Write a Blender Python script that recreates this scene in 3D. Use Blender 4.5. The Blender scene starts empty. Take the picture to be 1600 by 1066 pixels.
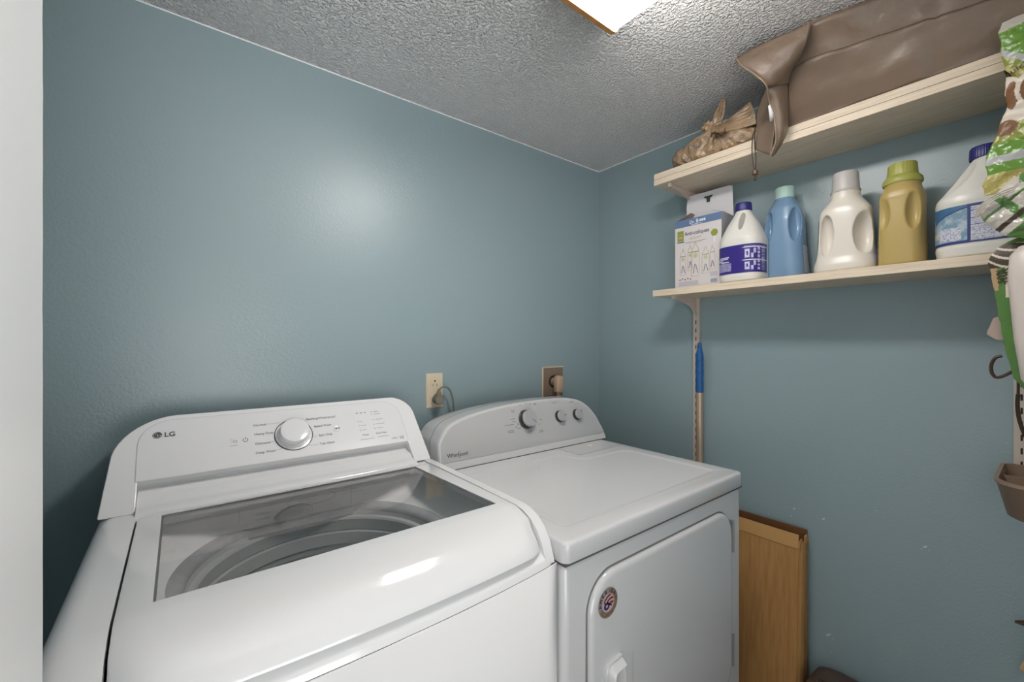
import bpy, bmesh, math, random
from mathutils import Vector, Matrix, noise
PI = math.pi
SC = bpy.context.scene
COL = SC.collection
random.seed(4)

# ------------------------------------------------------------------ camera
cam = bpy.data.cameras.new('camera'); cam_o = bpy.data.objects.new('camera', cam); COL.objects.link(cam_o)
cam.sensor_width = 36; cam.lens = 36 * 665 / 1600; cam.shift_y = 2.5 / 1600; cam.clip_start = .01
cam_o.location = (0, 0, 1.295)
cam_o.rotation_euler = (PI / 2, 0, math.radians(52 - 90))
SC.camera = cam_o
# ------------------------------------------------------------------ world: added ambient fill entering by the open hallway side, strongest from below
w = bpy.data.worlds.new('world'); SC.world = w; w.use_nodes = True
bg = w.node_tree.nodes['Background']; bg.inputs[1].default_value = 1.0
_tc = w.node_tree.nodes.new('ShaderNodeTexCoord'); _sx = w.node_tree.nodes.new('ShaderNodeSeparateXYZ'); _rp = w.node_tree.nodes.new('ShaderNodeValToRGB')
w.node_tree.links.new(_tc.outputs['Generated'], _sx.inputs[0]); w.node_tree.links.new(_sx.outputs['Z'], _rp.inputs['Fac']); w.node_tree.links.new(_rp.outputs[0], bg.inputs[0])
_rp.color_ramp.elements[0].position = 0; _rp.color_ramp.elements[0].color = (5.8, 5.8, 5.8, 1)      # made-up glow below the horizon lifts ceiling and upper walls; dim above
_rp.color_ramp.elements[1].position = .12; _rp.color_ramp.elements[1].color = (.12, .12, .12, 1)
SC.view_settings.view_transform = 'Standard'; SC.view_settings.look = 'None'
SC.view_settings.exposure = 0.0; SC.view_settings.gamma = 1
LAMP = 48          # strength of the ceiling light's diffuser
DA, DB, ZC = 1.35, 1.582, 2.113        # back wall, right wall, ceiling

# ------------------------------------------------------------------ materials
MATS = {}
def mat(name, col, rough=.5, metal=0, spec=.5, bump=None, var=None, coat=0, alpha=None, trans=0):
    """bump=(scale,strength,dist[,detail])  var=(scale, colour2, lo, hi[, stretch])"""
    if name in MATS: return MATS[name]
    m = bpy.data.materials.new(name); m.use_nodes = True; MATS[name] = m
    nt = m.node_tree; b = nt.nodes['Principled BSDF']
    b.inputs['Base Color'].default_value = (*col, 1); b.inputs['Roughness'].default_value = rough
    b.inputs['Metallic'].default_value = metal; b.inputs['Specular IOR Level'].default_value = spec
    b.inputs['Coat Weight'].default_value = coat; b.inputs['Coat Roughness'].default_value = .08
    b.inputs['Transmission Weight'].default_value = trans
    tc = nt.nodes.new('ShaderNodeTexCoord')
    def noise_n(scale, detail=3, stretch=None):
        n = nt.nodes.new('ShaderNodeTexNoise'); n.inputs['Scale'].default_value = scale; n.inputs['Detail'].default_value = detail
        if stretch:
            mp = nt.nodes.new('ShaderNodeMapping'); mp.inputs['Scale'].default_value = stretch
            nt.links.new(tc.outputs['Object'], mp.inputs['Vector']); nt.links.new(mp.outputs[0], n.inputs['Vector'])
        else: nt.links.new(tc.outputs['Object'], n.inputs['Vector'])
        return n
    if var:
        n = noise_n(var[0], 4, var[4] if len(var) > 4 else None)
        r = nt.nodes.new('ShaderNodeValToRGB'); r.color_ramp.elements[0].position = var[2]; r.color_ramp.elements[1].position = var[3]
        r.color_ramp.elements[0].color = (*col, 1); r.color_ramp.elements[1].color = (*var[1], 1)
        nt.links.new(n.outputs['Fac'], r.inputs['Fac']); nt.links.new(r.outputs[0], b.inputs['Base Color'])
    if bump:
        n = noise_n(bump[0], bump[3] if len(bump) > 3 else 3, bump[4] if len(bump) > 4 else None)
        bp = nt.nodes.new('ShaderNodeBump'); bp.inputs['Strength'].default_value = bump[1]; bp.inputs['Distance'].default_value = bump[2]
        nt.links.new(n.outputs['Fac'], bp.inputs['Height']); nt.links.new(bp.outputs[0], b.inputs['Normal'])
    return m
def lin(r, g, b):
    f = lambda c: (c / 255 / 12.92) if c <= 10 else ((c / 255 + .055) / 1.055) ** 2.4
    return (f(r), f(g), f(b))

M_wall = mat('teal wall paint', (.27, .355, .378), .37, bump=(170, .30, .0020, 3), spec=.8)
M_ceil = mat('popcorn ceiling', (.92, .895, .885), .45, spec=.5)
def ceil_nodes():
    nt = M_ceil.node_tree; b = nt.nodes['Principled BSDF']; tc = nt.nodes.new('ShaderNodeTexCoord')
    v = nt.nodes.new('ShaderNodeTexNoise'); v.inputs['Scale'].default_value = 125; v.inputs['Detail'].default_value = 2.5; v.inputs['Roughness'].default_value = .55
    r = nt.nodes.new('ShaderNodeValToRGB'); r.color_ramp.elements[0].position = .42; r.color_ramp.elements[1].position = .66
    bp = nt.nodes.new('ShaderNodeBump'); bp.inputs['Strength'].default_value = 1; bp.inputs['Distance'].default_value = .008
    nt.links.new(tc.outputs['Object'], v.inputs['Vector']); nt.links.new(v.outputs['Fac'], r.inputs['Fac'])
    nt.links.new(r.outputs[0], bp.inputs['Height']); nt.links.new(bp.outputs[0], b.inputs['Normal'])
ceil_nodes()
M_trim = mat('white door trim paint', (.82, .82, .82), .4, bump=(18, .15, .002))
M_floor = mat('beige floor tile', (.35, .31, .27), .4)
M_white = mat('white enamel', (.77, .77, .775), .10, spec=.5, coat=.2)
M_plast = mat('white console plastic', (.82, .82, .825), .13, spec=.5)
M_panel = mat('white control panel', (.80, .80, .81), .2)
M_dry = mat('white dryer enamel', (.66, .66, .665), .17, coat=.25)
M_seam = mat('dark seam', (.10, .10, .10), .7)
M_dk = mat('dark print', (.04, .04, .045), .5)
M_gr = mat('grey print', (.13, .13, .135), .5)
M_silver = mat('brushed silver panel', (.60, .60, .605), .36, metal=.25, bump=(90, .05, .0005, 2, (1, 1, 30)))
M_knob = mat('silver knob face', (.56, .56, .57), .3, metal=.4)
M_knobdk = mat('black knob skirt', (.03, .03, .03), .35)
M_tub = mat('tub cover plastic', (.88, .88, .88), .35, var=(9, (.78, .78, .78), .45, .7))
M_ring = mat('grey balance ring', (.45, .45, .445), .45)
M_mark = mat('faint moulded mark', (.58, .58, .58), .5)
M_rim = mat('rim grey', (.42, .42, .42), .4, var=(14, (.34, .34, .34), .45, .6))
M_drum = mat('stainless drum', (.42, .42, .42), .35, metal=.7)
M_hinge = mat('hinge steel', (.35, .35, .36), .35, metal=.7)
M_wood = mat('pale shelf laminate', (.74, .62, .48), .5, var=(3, (.60, .49, .36), .45, .72, (60, 3, 60)), bump=(60, .1, .0006, 3, (4, .2, 4)))
M_brk = mat('cream bracket metal', (.58, .50, .43), .4)
M_slot = mat('slot black', (.03, .02, .015), .8)
M_oak = mat('oak fixture trim', (.50, .24, .07), .4, var=(4, (.38, .17, .045), .4, .7, (12, 1, 12)))
M_ivory = mat('ivory outlet plastic', (.68, .58, .43), .35)
M_brownplate = mat('brown outlet plate', (.235, .165, .115), .4)
M_plugg = mat('grey plug rubber', (.19, .17, .13), .5)
M_plugb = mat('beige dryer plug rubber', (.47, .33, .23), .5)
M_card = mat('cardboard', (.47, .25, .085), .75, var=(4, (.38, .19, .06), .35, .7, (25, 25, 2)), bump=(120, .15, .0008, 2, (1, 8, .3)))
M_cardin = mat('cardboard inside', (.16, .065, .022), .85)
M_nylon = mat('taupe nylon fabric', (.215, .150, .105), .38, spec=.6, bump=(14, .5, .012, 4), var=(6, (.17, .12, .085), .4, .7))
M_nylin = mat('taupe nylon lining', (.17, .12, .085), .6)
M_groc = mat('brown plastic bag', (.40, .27, .16), .27, spec=.9, bump=(55, .9, .008, 5), var=(16, (.22, .14, .08), .45, .7))
M_cord = mat('dark brown cord', (.035, .022, .012), .6)
M_boxw = mat('white printed carton', (.66, .61, .60), .5)
M_boxin = mat('white carton flap', (.70, .68, .70), .55)
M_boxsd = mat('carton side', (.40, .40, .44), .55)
M_boxbl = mat('slate blue print', (.12, .19, .33), .5)
M_lime = mat('lime print', (.27, .31, .04), .5)
M_tan = mat('tan print', (.45, .37, .24), .5)
M_milk = mat('milky jug plastic', (.70, .68, .63), .32, spec=.5)
M_det = mat('off white detergent plastic', (.66, .60, .50), .3, var=(3, (.70, .66, .60), .3, .7))
M_detcap = mat('grey white cap', (.50, .47, .45), .4)
M_bluec = mat('navy cap', (.022, .022, .16), .35)
M_purp = mat('purple label', (.035, .022, .20), .35)
M_lbl = mat('pale label print', (.42, .40, .62), .4, var=(260, (.60, .58, .72), .48, .55))
M_lblw = mat('white label print', (.60, .60, .66), .4, var=(300, (.28, .32, .46), .50, .58))
M_lblb = mat('blue label', (.045, .14, .27), .35)
M_lblsky = mat('sky bubble label', (.18, .30, .40), .35, var=(70, (.42, .50, .56), .45, .65))
M_lblnavy = mat('navy label', (.025, .045, .18), .35)
M_red = mat('red print', (.36, .05, .03), .4)
M_sftb = mat('translucent blue bottle', (.20, .32, .46), .25, spec=.5, coat=.2, var=(4, (.14, .26, .42), .4, .7))
M_mint = mat('mint cap', (.42, .60, .55), .4)
M_yel = mat('mustard bottle plastic', (.45, .33, .115), .35, spec=.5)
M_yelc = mat('olive yellow cap', (.36, .36, .085), .4)
M_blueg = mat('blue rubber grip', (.012, .10, .30), .42)
M_pole = mat('beige pole metal', (.48, .36, .27), .3, metal=.35)
M_bagdk = mat('dark brown leather', (.075, .045, .032), .4, bump=(40, .4, .004, 4))
M_g1 = mat('bright green film', (.13, .28, .03), .3, spec=.7, bump=(60, .6, .006, 3))
M_g2 = mat('yellow green film', (.40, .42, .06), .3, spec=.7, bump=(50, .6, .006, 3))
M_g3 = mat('leaf green film', (.085, .20, .04), .3, spec=.7, bump=(45, .5, .006, 3))
M_clear = mat('milky white film', (.55, .50, .44), .25, spec=.8, bump=(40, .7, .006, 4))
M_cream = mat('cream print', (.64, .56, .46), .4)
M_pit = mat('brown avocado print', (.20, .09, .035), .4)
M_darkst = mat('dark stripe print', (.05, .035, .018), .4)
M_tub2 = mat('white wrapped roll', (.62, .55, .50), .35, bump=(30, .3, .004, 3))
M_bin = mat('tan plastic bin', (.27, .185, .13), .45)
M_orange = mat('orange fabric', (.75, .26, .03), .6, bump=(80, 1, .006))
M_iron = mat('brown hammer iron', (.06, .03, .02), .4)
M_handle = mat('light wood handle', (.62, .44, .22), .5, var=(6, (.50, .33, .14), .4, .7, (8, 8, 1)))
M_stick = mat('sticker tan ring', (.25, .17, .12), .5, var=(90, (.17, .12, .085), .4, .6))
M_stkgr = mat('sticker grey', (.27, .25, .22), .5)
M_stkblue = mat('sticker navy', (.012, .014, .09), .5)
M_stkred = mat('sticker red', (.17, .03, .03), .5)
M_stkpk = mat('sticker pink white', (.50, .36, .36), .5)
M_chip = mat('exposed plaster chip', (.60, .64, .66), .7)

def emit_mat(name, col, s):
    m = bpy.data.materials.new(name); m.use_nodes = True; nt = m.node_tree
    b = nt.nodes['Principled BSDF']; b.inputs['Base Color'].default_value = (.8, .78, .7, 1)
    b.inputs['Emission Color'].default_value = (*col, 1); b.inputs['Emission Strength'].default_value = s
    return m
M_diff = emit_mat('glowing acrylic diffuser', (1, .972, .935), LAMP)
def glass_mat():
    m = bpy.data.materials.new('lid glass'); m.use_nodes = True; nt = m.node_tree; nt.nodes.clear()
    o = nt.nodes.new('ShaderNodeOutputMaterial'); mx = nt.nodes.new('ShaderNodeMixShader'); t = nt.nodes.new('ShaderNodeBsdfTransparent')
    g = nt.nodes.new('ShaderNodeBsdfGlossy'); g.inputs['Roughness'].default_value = .03; g.inputs['Color'].default_value = (1, 1, 1, 1)
    t.inputs['Color'].default_value = (.97, .97, .97, 1)
    f = nt.nodes.new('ShaderNodeFresnel'); f.inputs['IOR'].default_value = 1.5
    nt.links.new(f.outputs[0], mx.inputs[0]); nt.links.new(t.outputs[0], mx.inputs[1]); nt.links.new(g.outputs[0], mx.inputs[2]); nt.links.new(mx.outputs[0], o.inputs[0])
    return m
M_glass = glass_mat()

# ------------------------------------------------------------------ helpers
class MB:
    def __init__(s): s.v = []; s.f = []; s.m = []; s.cur = 0
    def add(s, vs, fs, k=None):
        n = len(s.v); s.v += [tuple(p) for p in vs]
        for f in fs: s.f.append([i + n for i in f]); s.m.append(s.cur if k is None else k)
        return s
    def box(s, a, b, k=None):
        (x0, y0, z0), (x1, y1, z1) = a, b
        vs = [(x0, y0, z0), (x1, y0, z0), (x1, y1, z0), (x0, y1, z0), (x0, y0, z1), (x1, y0, z1), (x1, y1, z1), (x0, y1, z1)]
        return s.add(vs, [(0, 3, 2, 1), (4, 5, 6, 7), (0, 1, 5, 4), (1, 2, 6, 5), (2, 3, 7, 6), (3, 0, 4, 7)], k)
    def loft(s, rings, cap=True, closed=True, k=None):
        n = len(rings[0]); vs = [p for r in rings for p in r]; fs = []
        for i in range(len(rings) - 1):
            for j in range(n if closed else n - 1):
                j2 = (j + 1) % n
                fs.append((i * n + j, i * n + j2, (i + 1) * n + j2, (i + 1) * n + j))
        if cap: fs.append(tuple(range(n))[::-1]); fs.append(tuple(range((len(rings) - 1) * n, len(rings) * n)))
        return s.add(vs, fs, k)
    def tube(s, pts, r, n=10, cap=True, k=None):
        pts = [Vector(p) for p in pts]; rr = r if isinstance(r, (list, tuple)) else [r] * len(pts); rings = []
        up = None
        for i, p in enumerate(pts):
            d = (pts[min(i + 1, len(pts) - 1)] - pts[max(i - 1, 0)]).normalized()
            if up is None: up = d.orthogonal().normalized()
            up = (up - d * up.dot(d)).normalized(); sd = d.cross(up)
            rings.append([p + (up * math.cos(2 * PI * j / n) + sd * math.sin(2 * PI * j / n)) * rr[i] for j in range(n)])
        return s.loft(rings, cap, k=k)
    def lathe(s, prof, c=(0, 0, 0), n=40, ax=None, cap=True, k=None):
        """prof: (r, h) along axis ax (unit vector, default z)"""
        ax = Vector(ax or (0, 0, 1)).normalized(); u = ax.orthogonal().normalized(); v = ax.cross(u); c = Vector(c)
        rings = [[c + ax * h + (u * math.cos(2 * PI * j / n) + v * math.sin(2 * PI * j / n)) * r for j in range(n)] for r, h in prof]
        return s.loft(rings, cap, k=k)
    def grid(s, rows, k=None): return s.loft(rows, cap=False, closed=False, k=k)
    def poly(s, pts, k=None): return s.add(pts, [tuple(range(len(pts)))], k)
    def prism(s, pts, d, k=None):
        d = Vector(d); a = [Vector(p) for p in pts]; b = [p + d for p in a]; return s.loft([a, b], True, k=k)
    def mesh(s, name, mats):
        me = bpy.data.meshes.new(name); me.from_pydata(s.v, [], s.f)
        for m in (mats if isinstance(mats, (list, tuple)) else [mats]): me.materials.append(m)
        me.polygons.foreach_set('material_index', s.m)
        bm = bmesh.new(); bm.from_mesh(me); bmesh.ops.remove_doubles(bm, verts=bm.verts, dist=1e-6)
        bmesh.ops.recalc_face_normals(bm, faces=bm.faces); bm.to_mesh(me); bm.free()
        return me
    def build(s, name, mats, parent=None, smooth=True, bevel=0, seg=3, sub=0, solid=0, ang=35):
        me = s.mesh(name, mats); o = bpy.data.objects.new(name, me); COL.objects.link(o)
        if solid: md = o.modifiers.new('s', 'SOLIDIFY'); md.thickness = solid; md.offset = -1
        if bevel: md = o.modifiers.new('b', 'BEVEL'); md.width = bevel; md.segments = seg; md.limit_method = 'ANGLE'; md.angle_limit = math.radians(ang); md.harden_normals = False
        if sub: md = o.modifiers.new('u', 'SUBSURF'); md.levels = md.render_levels = sub
        fin(o, parent, smooth, ang); return o
def fin(o, parent=None, smooth=True, ang=35):
    if smooth:
        me = o.data; me.polygons.foreach_set('use_smooth', [True] * len(me.polygons))
        if not any(m.type == 'SUBSURF' for m in o.modifiers):
            try: me.set_sharp_from_angle(angle=math.radians(ang))
            except Exception: pass
    if parent is not None:
        o.parent = parent; o.matrix_parent_inverse = Matrix.Translation(-parent.location) if parent.type == 'EMPTY' else Matrix.Identity(4)
def bake(o, keep_sharp=True):
    """apply modifiers"""
    bpy.context.view_layer.update()
    dg = bpy.context.evaluated_depsgraph_get(); me = bpy.data.meshes.new_from_object(o.evaluated_get(dg))
    o.modifiers.clear(); o.data = me; return o
def boolean(o, cutters, op='DIFFERENCE'):
    for c in cutters:
        md = o.modifiers.new('x', 'BOOLEAN'); md.object = c; md.operation = op; md.solver = 'EXACT'
    bake(o)
    for c in cutters: bpy.data.objects.remove(c)
    return o
def remesh(o, vox=.0025, it=4):
    md = o.modifiers.new('r', 'REMESH'); md.mode = 'VOXEL'; md.voxel_size = vox
    md = o.modifiers.new('s', 'SMOOTH'); md.iterations = it; md.factor = .5
    mats = list(o.data.materials); bake(o)
    o.data.materials.clear()
    for m in mats[:1]: o.data.materials.append(m)
    o.data.polygons.foreach_set('material_index', [0] * len(o.data.polygons))
    o.data.polygons.foreach_set('use_smooth', [True] * len(o.data.polygons)); return o
def thing(name, label, cat, loc=(0, 0, 0), group=None):
    o = bpy.data.objects.new(name, None); o.empty_display_size = .05; COL.objects.link(o); o.location = loc
    o['label'] = label; o['category'] = cat
    if group: o['group'] = group
    return o
def tag(o, label, cat, group=None):
    o['label'] = label; o['category'] = cat
    if group: o['group'] = group
    return o
def struct(o): o['kind'] = 'structure'; return o
def plab(o, l): o['label'] = l; return o
_txt = {}
def text_geo(s):
    if s in _txt: return _txt[s]
    cu = bpy.data.curves.new('t', 'FONT'); cu.body = s; cu.size = 1; cu.resolution_u = 3; cu.align_x = 'LEFT'
    o = bpy.data.objects.new('t', cu); COL.objects.link(o); bpy.context.view_layer.update()
    me = bpy.data.meshes.new_from_object(o.evaluated_get(bpy.context.evaluated_depsgraph_get()))
    r = ([tuple(v.co) for v in me.vertices], [tuple(p.vertices) for p in me.polygons])
    bpy.data.objects.remove(o); bpy.data.curves.remove(cu); bpy.data.meshes.remove(me); _txt[s] = r; return r
def put_text(mb, s, org, U, V, size, k=None, anchor=0, wx=1.0, bold=0):
    vs, fs = text_geo(s); U = Vector(U); V = Vector(V); org = Vector(org)
    wid = max(v[0] for v in vs) if vs else 0
    reps = [(0, 0)] if not bold else [(0, 0), (bold, 0), (0, bold), (bold, bold)]
    N = U.cross(V).normalized()
    for q, (bx, by) in enumerate(reps):
        mb.add([org + U * ((v[0] - anchor * wid) * size * wx + bx) + V * (v[1] * size + by) + N * (q * 1e-5) for v in vs], fs, k)
    return wid * size * wx
def rrect(x0, x1, y0, y1, r, n=6):
    """rounded rectangle, list of (x,y), ccw; r = one radius or 4 (bl, br, tr, tl)"""
    r = r if isinstance(r, (list, tuple)) else [r] * 4; out = []
    for (cx, cy, rr, a0) in ((x0 + r[0], y0 + r[0], r[0], PI), (x1 - r[1], y0 + r[1], r[1], 1.5 * PI), (x1 - r[2], y1 - r[2], r[2], 0), (x0 + r[3], y1 - r[3], r[3], .5 * PI)):
        for i in range(n + 1):
            a = a0 + i / n * PI / 2; out.append((cx + rr * math.cos(a), cy + rr * math.sin(a)))
    return out
def sell(cx, cy, z, a, b, p=2.6, n=48, rot=0):
    """superellipse ring"""
    out = []
    for j in range(n):
        t = 2 * PI * j / n; c, s = math.cos(t), math.sin(t)
        x = a * math.copysign(abs(c) ** (2 / p), c); y = b * math.copysign(abs(s) ** (2 / p), s)
        out.append(Vector((cx + x * math.cos(rot) - y * math.sin(rot), cy + x * math.sin(rot) + y * math.cos(rot), z)))
    return out
def bez(pts, n=8):
    """catmull-rom through pts"""
    P = [Vector(p) for p in pts]; P = [2 * P[0] - P[1]] + P + [2 * P[-1] - P[-2]]; out = []
    for i in range(1, len(P) - 2):
        for j in range(n):
            t = j / n; a, b, c, d = P[i - 1:i + 3]
            out.append(.5 * ((2 * b) + (c - a) * t + (2 * a - 5 * b + 4 * c - d) * t * t + (3 * b - a - 3 * c + d) * t ** 3))
    out.append(P[-2]); return out

# ================================================================== SETTING
def slab(name, a, b, m): return struct(MB().box(a, b).build(name, m, smooth=False))
slab('floor', (-.75, -1.1, -.05), (DB, DA, 0), M_floor)
slab('ceiling', (-.75, -.43, ZC), (DB + .1, DA + .1, ZC + .05), M_ceil)
slab('wall_back', (-.75, DA, 0), (DB + .1, DA + .1, ZC), M_wall)
wr = slab('wall_right', (DB, -1.1, 0), (DB + .1, DA, ZC), M_wall)
slab('wall_left', (-.75, .467, 0), (-.65, DA, ZC), M_wall)
slab('wall_blocker_near', (.45, -.54, 0), (DB, -.43, ZC), M_wall)  # unseen wall, added to keep world light off right wall and dryer front
slab('wall_blocker_hall', (-.85, -1.1, 0), (-.75, .46, ZC), M_trim)  # unseen wall, added to stop world light from the left reaching the right wall
slab('wall_front', (-.75, .36, 0), (-.100, .462, ZC), M_wall)
# painted door jamb: the opening's edge seen at the far left, with a slightly wavering paint line at its corner
jb = MB(); rows = []
for i in range(121):
    z = i / 120 * ZC; e = .0006 * noise.noise(Vector((0, 0, z * 14))) + .0005 * noise.noise(Vector((3, 0, z * 55)))
    yb = .4665 + e * 2.2
    rows.append([(-.101, .30, z), (-.0800, .30, z), (-.0800, yb - .003, z), (-.0812, yb, z), (-.101, yb, z)])
jb.loft(rows)
struct(jb.build('door_jamb_1', M_trim)).name = 'trim_1'
struct(MB().box((-.20, .284, 0), (-.088, .30, ZC - .01)).build('trim_2', M_trim, smooth=False, bevel=.003))
# chipped paint on the right wall
ch = MB(); random.seed(11)
def yz_on_wall(px, py):
    u = (px - 800) / 665; t = (535.5 - py) / 665; th = math.radians(52)
    rx = math.cos(th) + u * math.sin(th); ry = math.sin(th) - u * math.cos(th); s = DB / rx; return ry * s, 1.295 + t * s
for px, py, r, st in ((1241, 795, 3.2, 1.6), (1236, 806, 2.6, 1), (1250, 794, 1.8, 1), (1226, 793, 1.5, 1), (1201, 803, 2, 1), (1287, 811, 3.2, 1.8), (1258, 818, 1.6, 1), (1369, 798, 2.4, 1), (1295, 992, 4.0, 3), (1302, 998, 2, 1), (1299, 1018, 2.2, 1), (1445, 855, 3, 2.4), (1440, 858, 1.6, 1), (1452, 860, 1.6, 1), (1479, 876, 1.3, 1), (1486, 882, 1.2, 1), (1573, 692, 1.3, 1)):
    y, z = yz_on_wall(px, py); r *= .0011; a0 = -.7
    pts = []
    for j in range(9):
        a = 2 * PI * j / 9; q = r * random.uniform(.45, 1.0)
        dy, dz = q * math.cos(a) * st, q * math.sin(a) * .8
        pts.append((DB - .0006, y + dy * math.cos(a0) - dz * math.sin(a0), z + dy * math.sin(-a0) * -1 + dz * math.cos(a0)))
    ch.poly(pts)
struct(ch.build('paint_chips', M_chip, smooth=False)); bpy.data.objects['paint_chips'].parent = wr
# caulk line where the walls meet the ceiling (paint edge)
cl = MB(); cl.prism([(-.65, DA, ZC), (-.65, DA, ZC - .0028), (-.65, DA - .002, ZC)], (DB + .65, 0, 0))
struct(cl.build('trim_3', M_trim, smooth=False))
cl = MB(); cl.prism([(DB, -1, ZC), (DB, -1, ZC - .0028), (DB - .002, -1, ZC)], (0, DA + 1, 0))
struct(cl.build('trim_4', M_trim, smooth=False))

# ================================================================== CEILING LIGHT
def ceiling_light():
    t = thing('ceiling_light', 'lit rectangular ceiling light with oak trim on the textured ceiling', 'ceiling light', (.71, .1, ZC))
    x0, x1, y0, y1 = .655, .815, .33, .640
    d = MB(); prof = [(x0 - .012, ZC - .012), (x0 + .004, ZC - .045), (x0 + .045, ZC - .082), (x1 - .004, ZC - .082), (x1 + .004, ZC - .06), (x1 + .004, ZC - .012)]
    d.prism([(x, y0, z) for x, z in prof], (0, y1 - y0, 0)); d.build('diffuser', M_diff, t, smooth=False, bevel=.003)
    for (a, b) in ((y1, y1 + .012), (y0 - .012, y0)):
        e = MB(); prof = rrect(x0 - .035, x1 + .006, ZC - .088, ZC + .03, .02)
        prof = [(x, min(z, ZC - .0005)) for x, z in prof]
        e.prism([(x, a, z) for x, z in prof], (0, b - a, 0)); e.build('end_cap', M_oak, t, smooth=False)
    r = MB(); r.box((x0 - .035, y0, ZC - .03), (x0 - .012, y1, ZC - .0005)); r.build('side_rail', M_oak, t, smooth=False, bevel=.002)
    r = MB(); r.box((x1 + .0042, y0, ZC - .056), (x1 + .009, y1, ZC - .0005)); r.build('side_rail', M_oak, t, smooth=False, bevel=.002)
ceiling_light()

# ================================================================== WASHING MACHINE
WX0, WX1 = -.121, .562
def bow(x, a=.020):
    t = (x - .235) / .34; return -a * (1 - min(1, abs(t)) ** 2.2)
ks = 1.15; sl = math.hypot(1, ks); SU = Vector((0, 1 / sl, ks / sl)); SN = Vector((0, -ks / sl, 1 / sl)); S0 = Vector((0, 1.0757, .97))
def sp(x, s, n=0): return Vector((x, 0, 0)) + S0 + SU * s + SN * n       # point on the sloped console face
def washer():
    t = thing('washing_machine', 'white top-load washing machine with a glass lid, left of the dryer', 'washing machine', (.22, .92, 0))
    # cabinet
    xs = [WX0 + (WX1 - WX0) * i / 24 for i in range(25)]
    ring = [(x, .583 + bow(x)) for x in xs] + [(WX1, 1.27), (WX0, 1.27)]
    b = MB(); b.loft([[(x, y, z) for x, y in ring] for z in (.02, .879)], cap=False); b.poly([(x, y, .02) for x, y in ring]); b.build('cabinet', M_white, t, solid=.002, ang=40)
    for (x, y) in ((WX0 + .06, .66), (WX1 - .06, .66), (WX0 + .06, 1.2), (WX1 - .06, 1.2)):
        MB().lathe([(.02, 0), (.022, .003), (.016, .03)], (x, y, 0), 16).build('foot', M_seam, t)
    # top cover: frame with front roll
    def roll(x, lift=0.0, out=0.0, zend=.880):
        o = bow(x)
        return [(x, 1.27, .97 + lift), (x, 1.05, .97 + lift), (x, .80, .97 + lift), (x, .672, .969 + lift), (x, .650 + .3 * o, .965 + lift), (x, .628 + .5 * o, .956 + lift), (x, .610 + .8 * o - out, .940), (x, .597 + o - out, .920), (x, .590 + o - out, .900), (x, .586 + o, .888), (x, .584 + o, zend)]
    def strip(xa, xb, n, edge_l, edge_r):
        rows = []
        for i in range(n + 1):
            x = xa + (xb - xa) * i / n; p = roll(x); rows.append(p)
        def shoulder(r0, x_out, sg, r, n=7):
            """rounds the cover's side: profile offset inwards while turning from vertical to flat"""
            out = []
            nr = []
            for k in range(len(r0)):
                a = Vector(r0[max(0, k - 1)]); c_ = Vector(r0[min(len(r0) - 1, k + 1)]); d = (c_ - a); nr.append(Vector((0, -d.z, d.y)).normalized() * -1 if False else Vector((0, d.z, -d.y)).normalized())
            for q in range(n + 1):
                th = PI / 2 * q / n; dx = r * (1 - math.cos(th)) ; off = r * (1 - math.sin(th)) * .8
                out.append([(x_out + sg * dx, max(py + nr[k].y * -off, .5845 + 0) if k > 7 else py + nr[k].y * -off * (k > 3), pz - nr[k].z * off if k < 9 else pz) for k, (px, py, pz) in enumerate(r0)])
            return [[(x_out, max(py, .59), .880) for px, py, pz in r0]] + out
        if edge_l: rows = shoulder(roll(xa + .012), WX0, 1, .026) + rows[2:]
        if edge_r: rows = rows[:-2] + shoulder(roll(xb - .004), WX1, -1, .011)[::-1]
        return rows
    c = MB(); c.grid(strip(WX0, -.0635, 4, True, False)); c.grid(strip(.5335, WX1, 3, False, True))
    # inner cheeks of the frame next to the lid, and the trough under the lid
    for x, sg in ((-.0635, 1), (.5335, -1)):
        p = roll(x); c.grid([p, [(px, py if i < 4 else py + .012, pz - .03 if i < 4 else pz - .012) for i, (px, py, pz) in enumerate(p)]])
    fr = []
    for i in range(25):
        x = -.0635 + .597 * i / 24; o = bow(x)
        fr.append([(x, .640, .925), (x, .612 + o, .912), (x, .603 + o, .906), (x, .594 + o, .8985), (x, .588 + o, .893), (x, .586 + o, .888), (x, .584 + o, .880)])
    c.grid(fr); c.build('top_cover', M_white, t)
    sm = MB(); rg = [(x, .5835 + bow(x)) for x in xs]
    sm.loft([[(x, y + .0015, z) for x, y in rg] + [(WX1 - .001, 1.26, z), (WX0 + .001, 1.26, z)] for z in (.8788, .8803)], cap=False); sm.build('seam_line', M_gr, t, smooth=False)
    # lid: rows along x, hole for the pane
    def lidprof(x):
        o = bow(x)
        return [(1.047, .957), (1.047, .969), (1.0355, .9712), (.694, .9712), (.676, .9712), (.664, .9700), (.650 + .3 * o, .9655), (.628 + .5 * o, .957), (.610 + .8 * o, .9425), (.596 + o, .924), (.589 + o, .912), (.588 + o, .9075), (.594 + o, .9050), (.610 + o, .908)]
    L0, L1, G0 = -.0605, .5305, -.0262
    def hx(k, y):  # warp of the right side of the hole
        f = min(1, max(0, (1.0355 - y) / .34)); return .485 + .017 * f
    cols = [-9, L0, L0 + .004] + [G0] + [G0 + (1 - 0) * i / 16 for i in range(1, 16)] + ['R'] + [L1 - .004, L1, 99]
    l = MB(); rows = []
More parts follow.
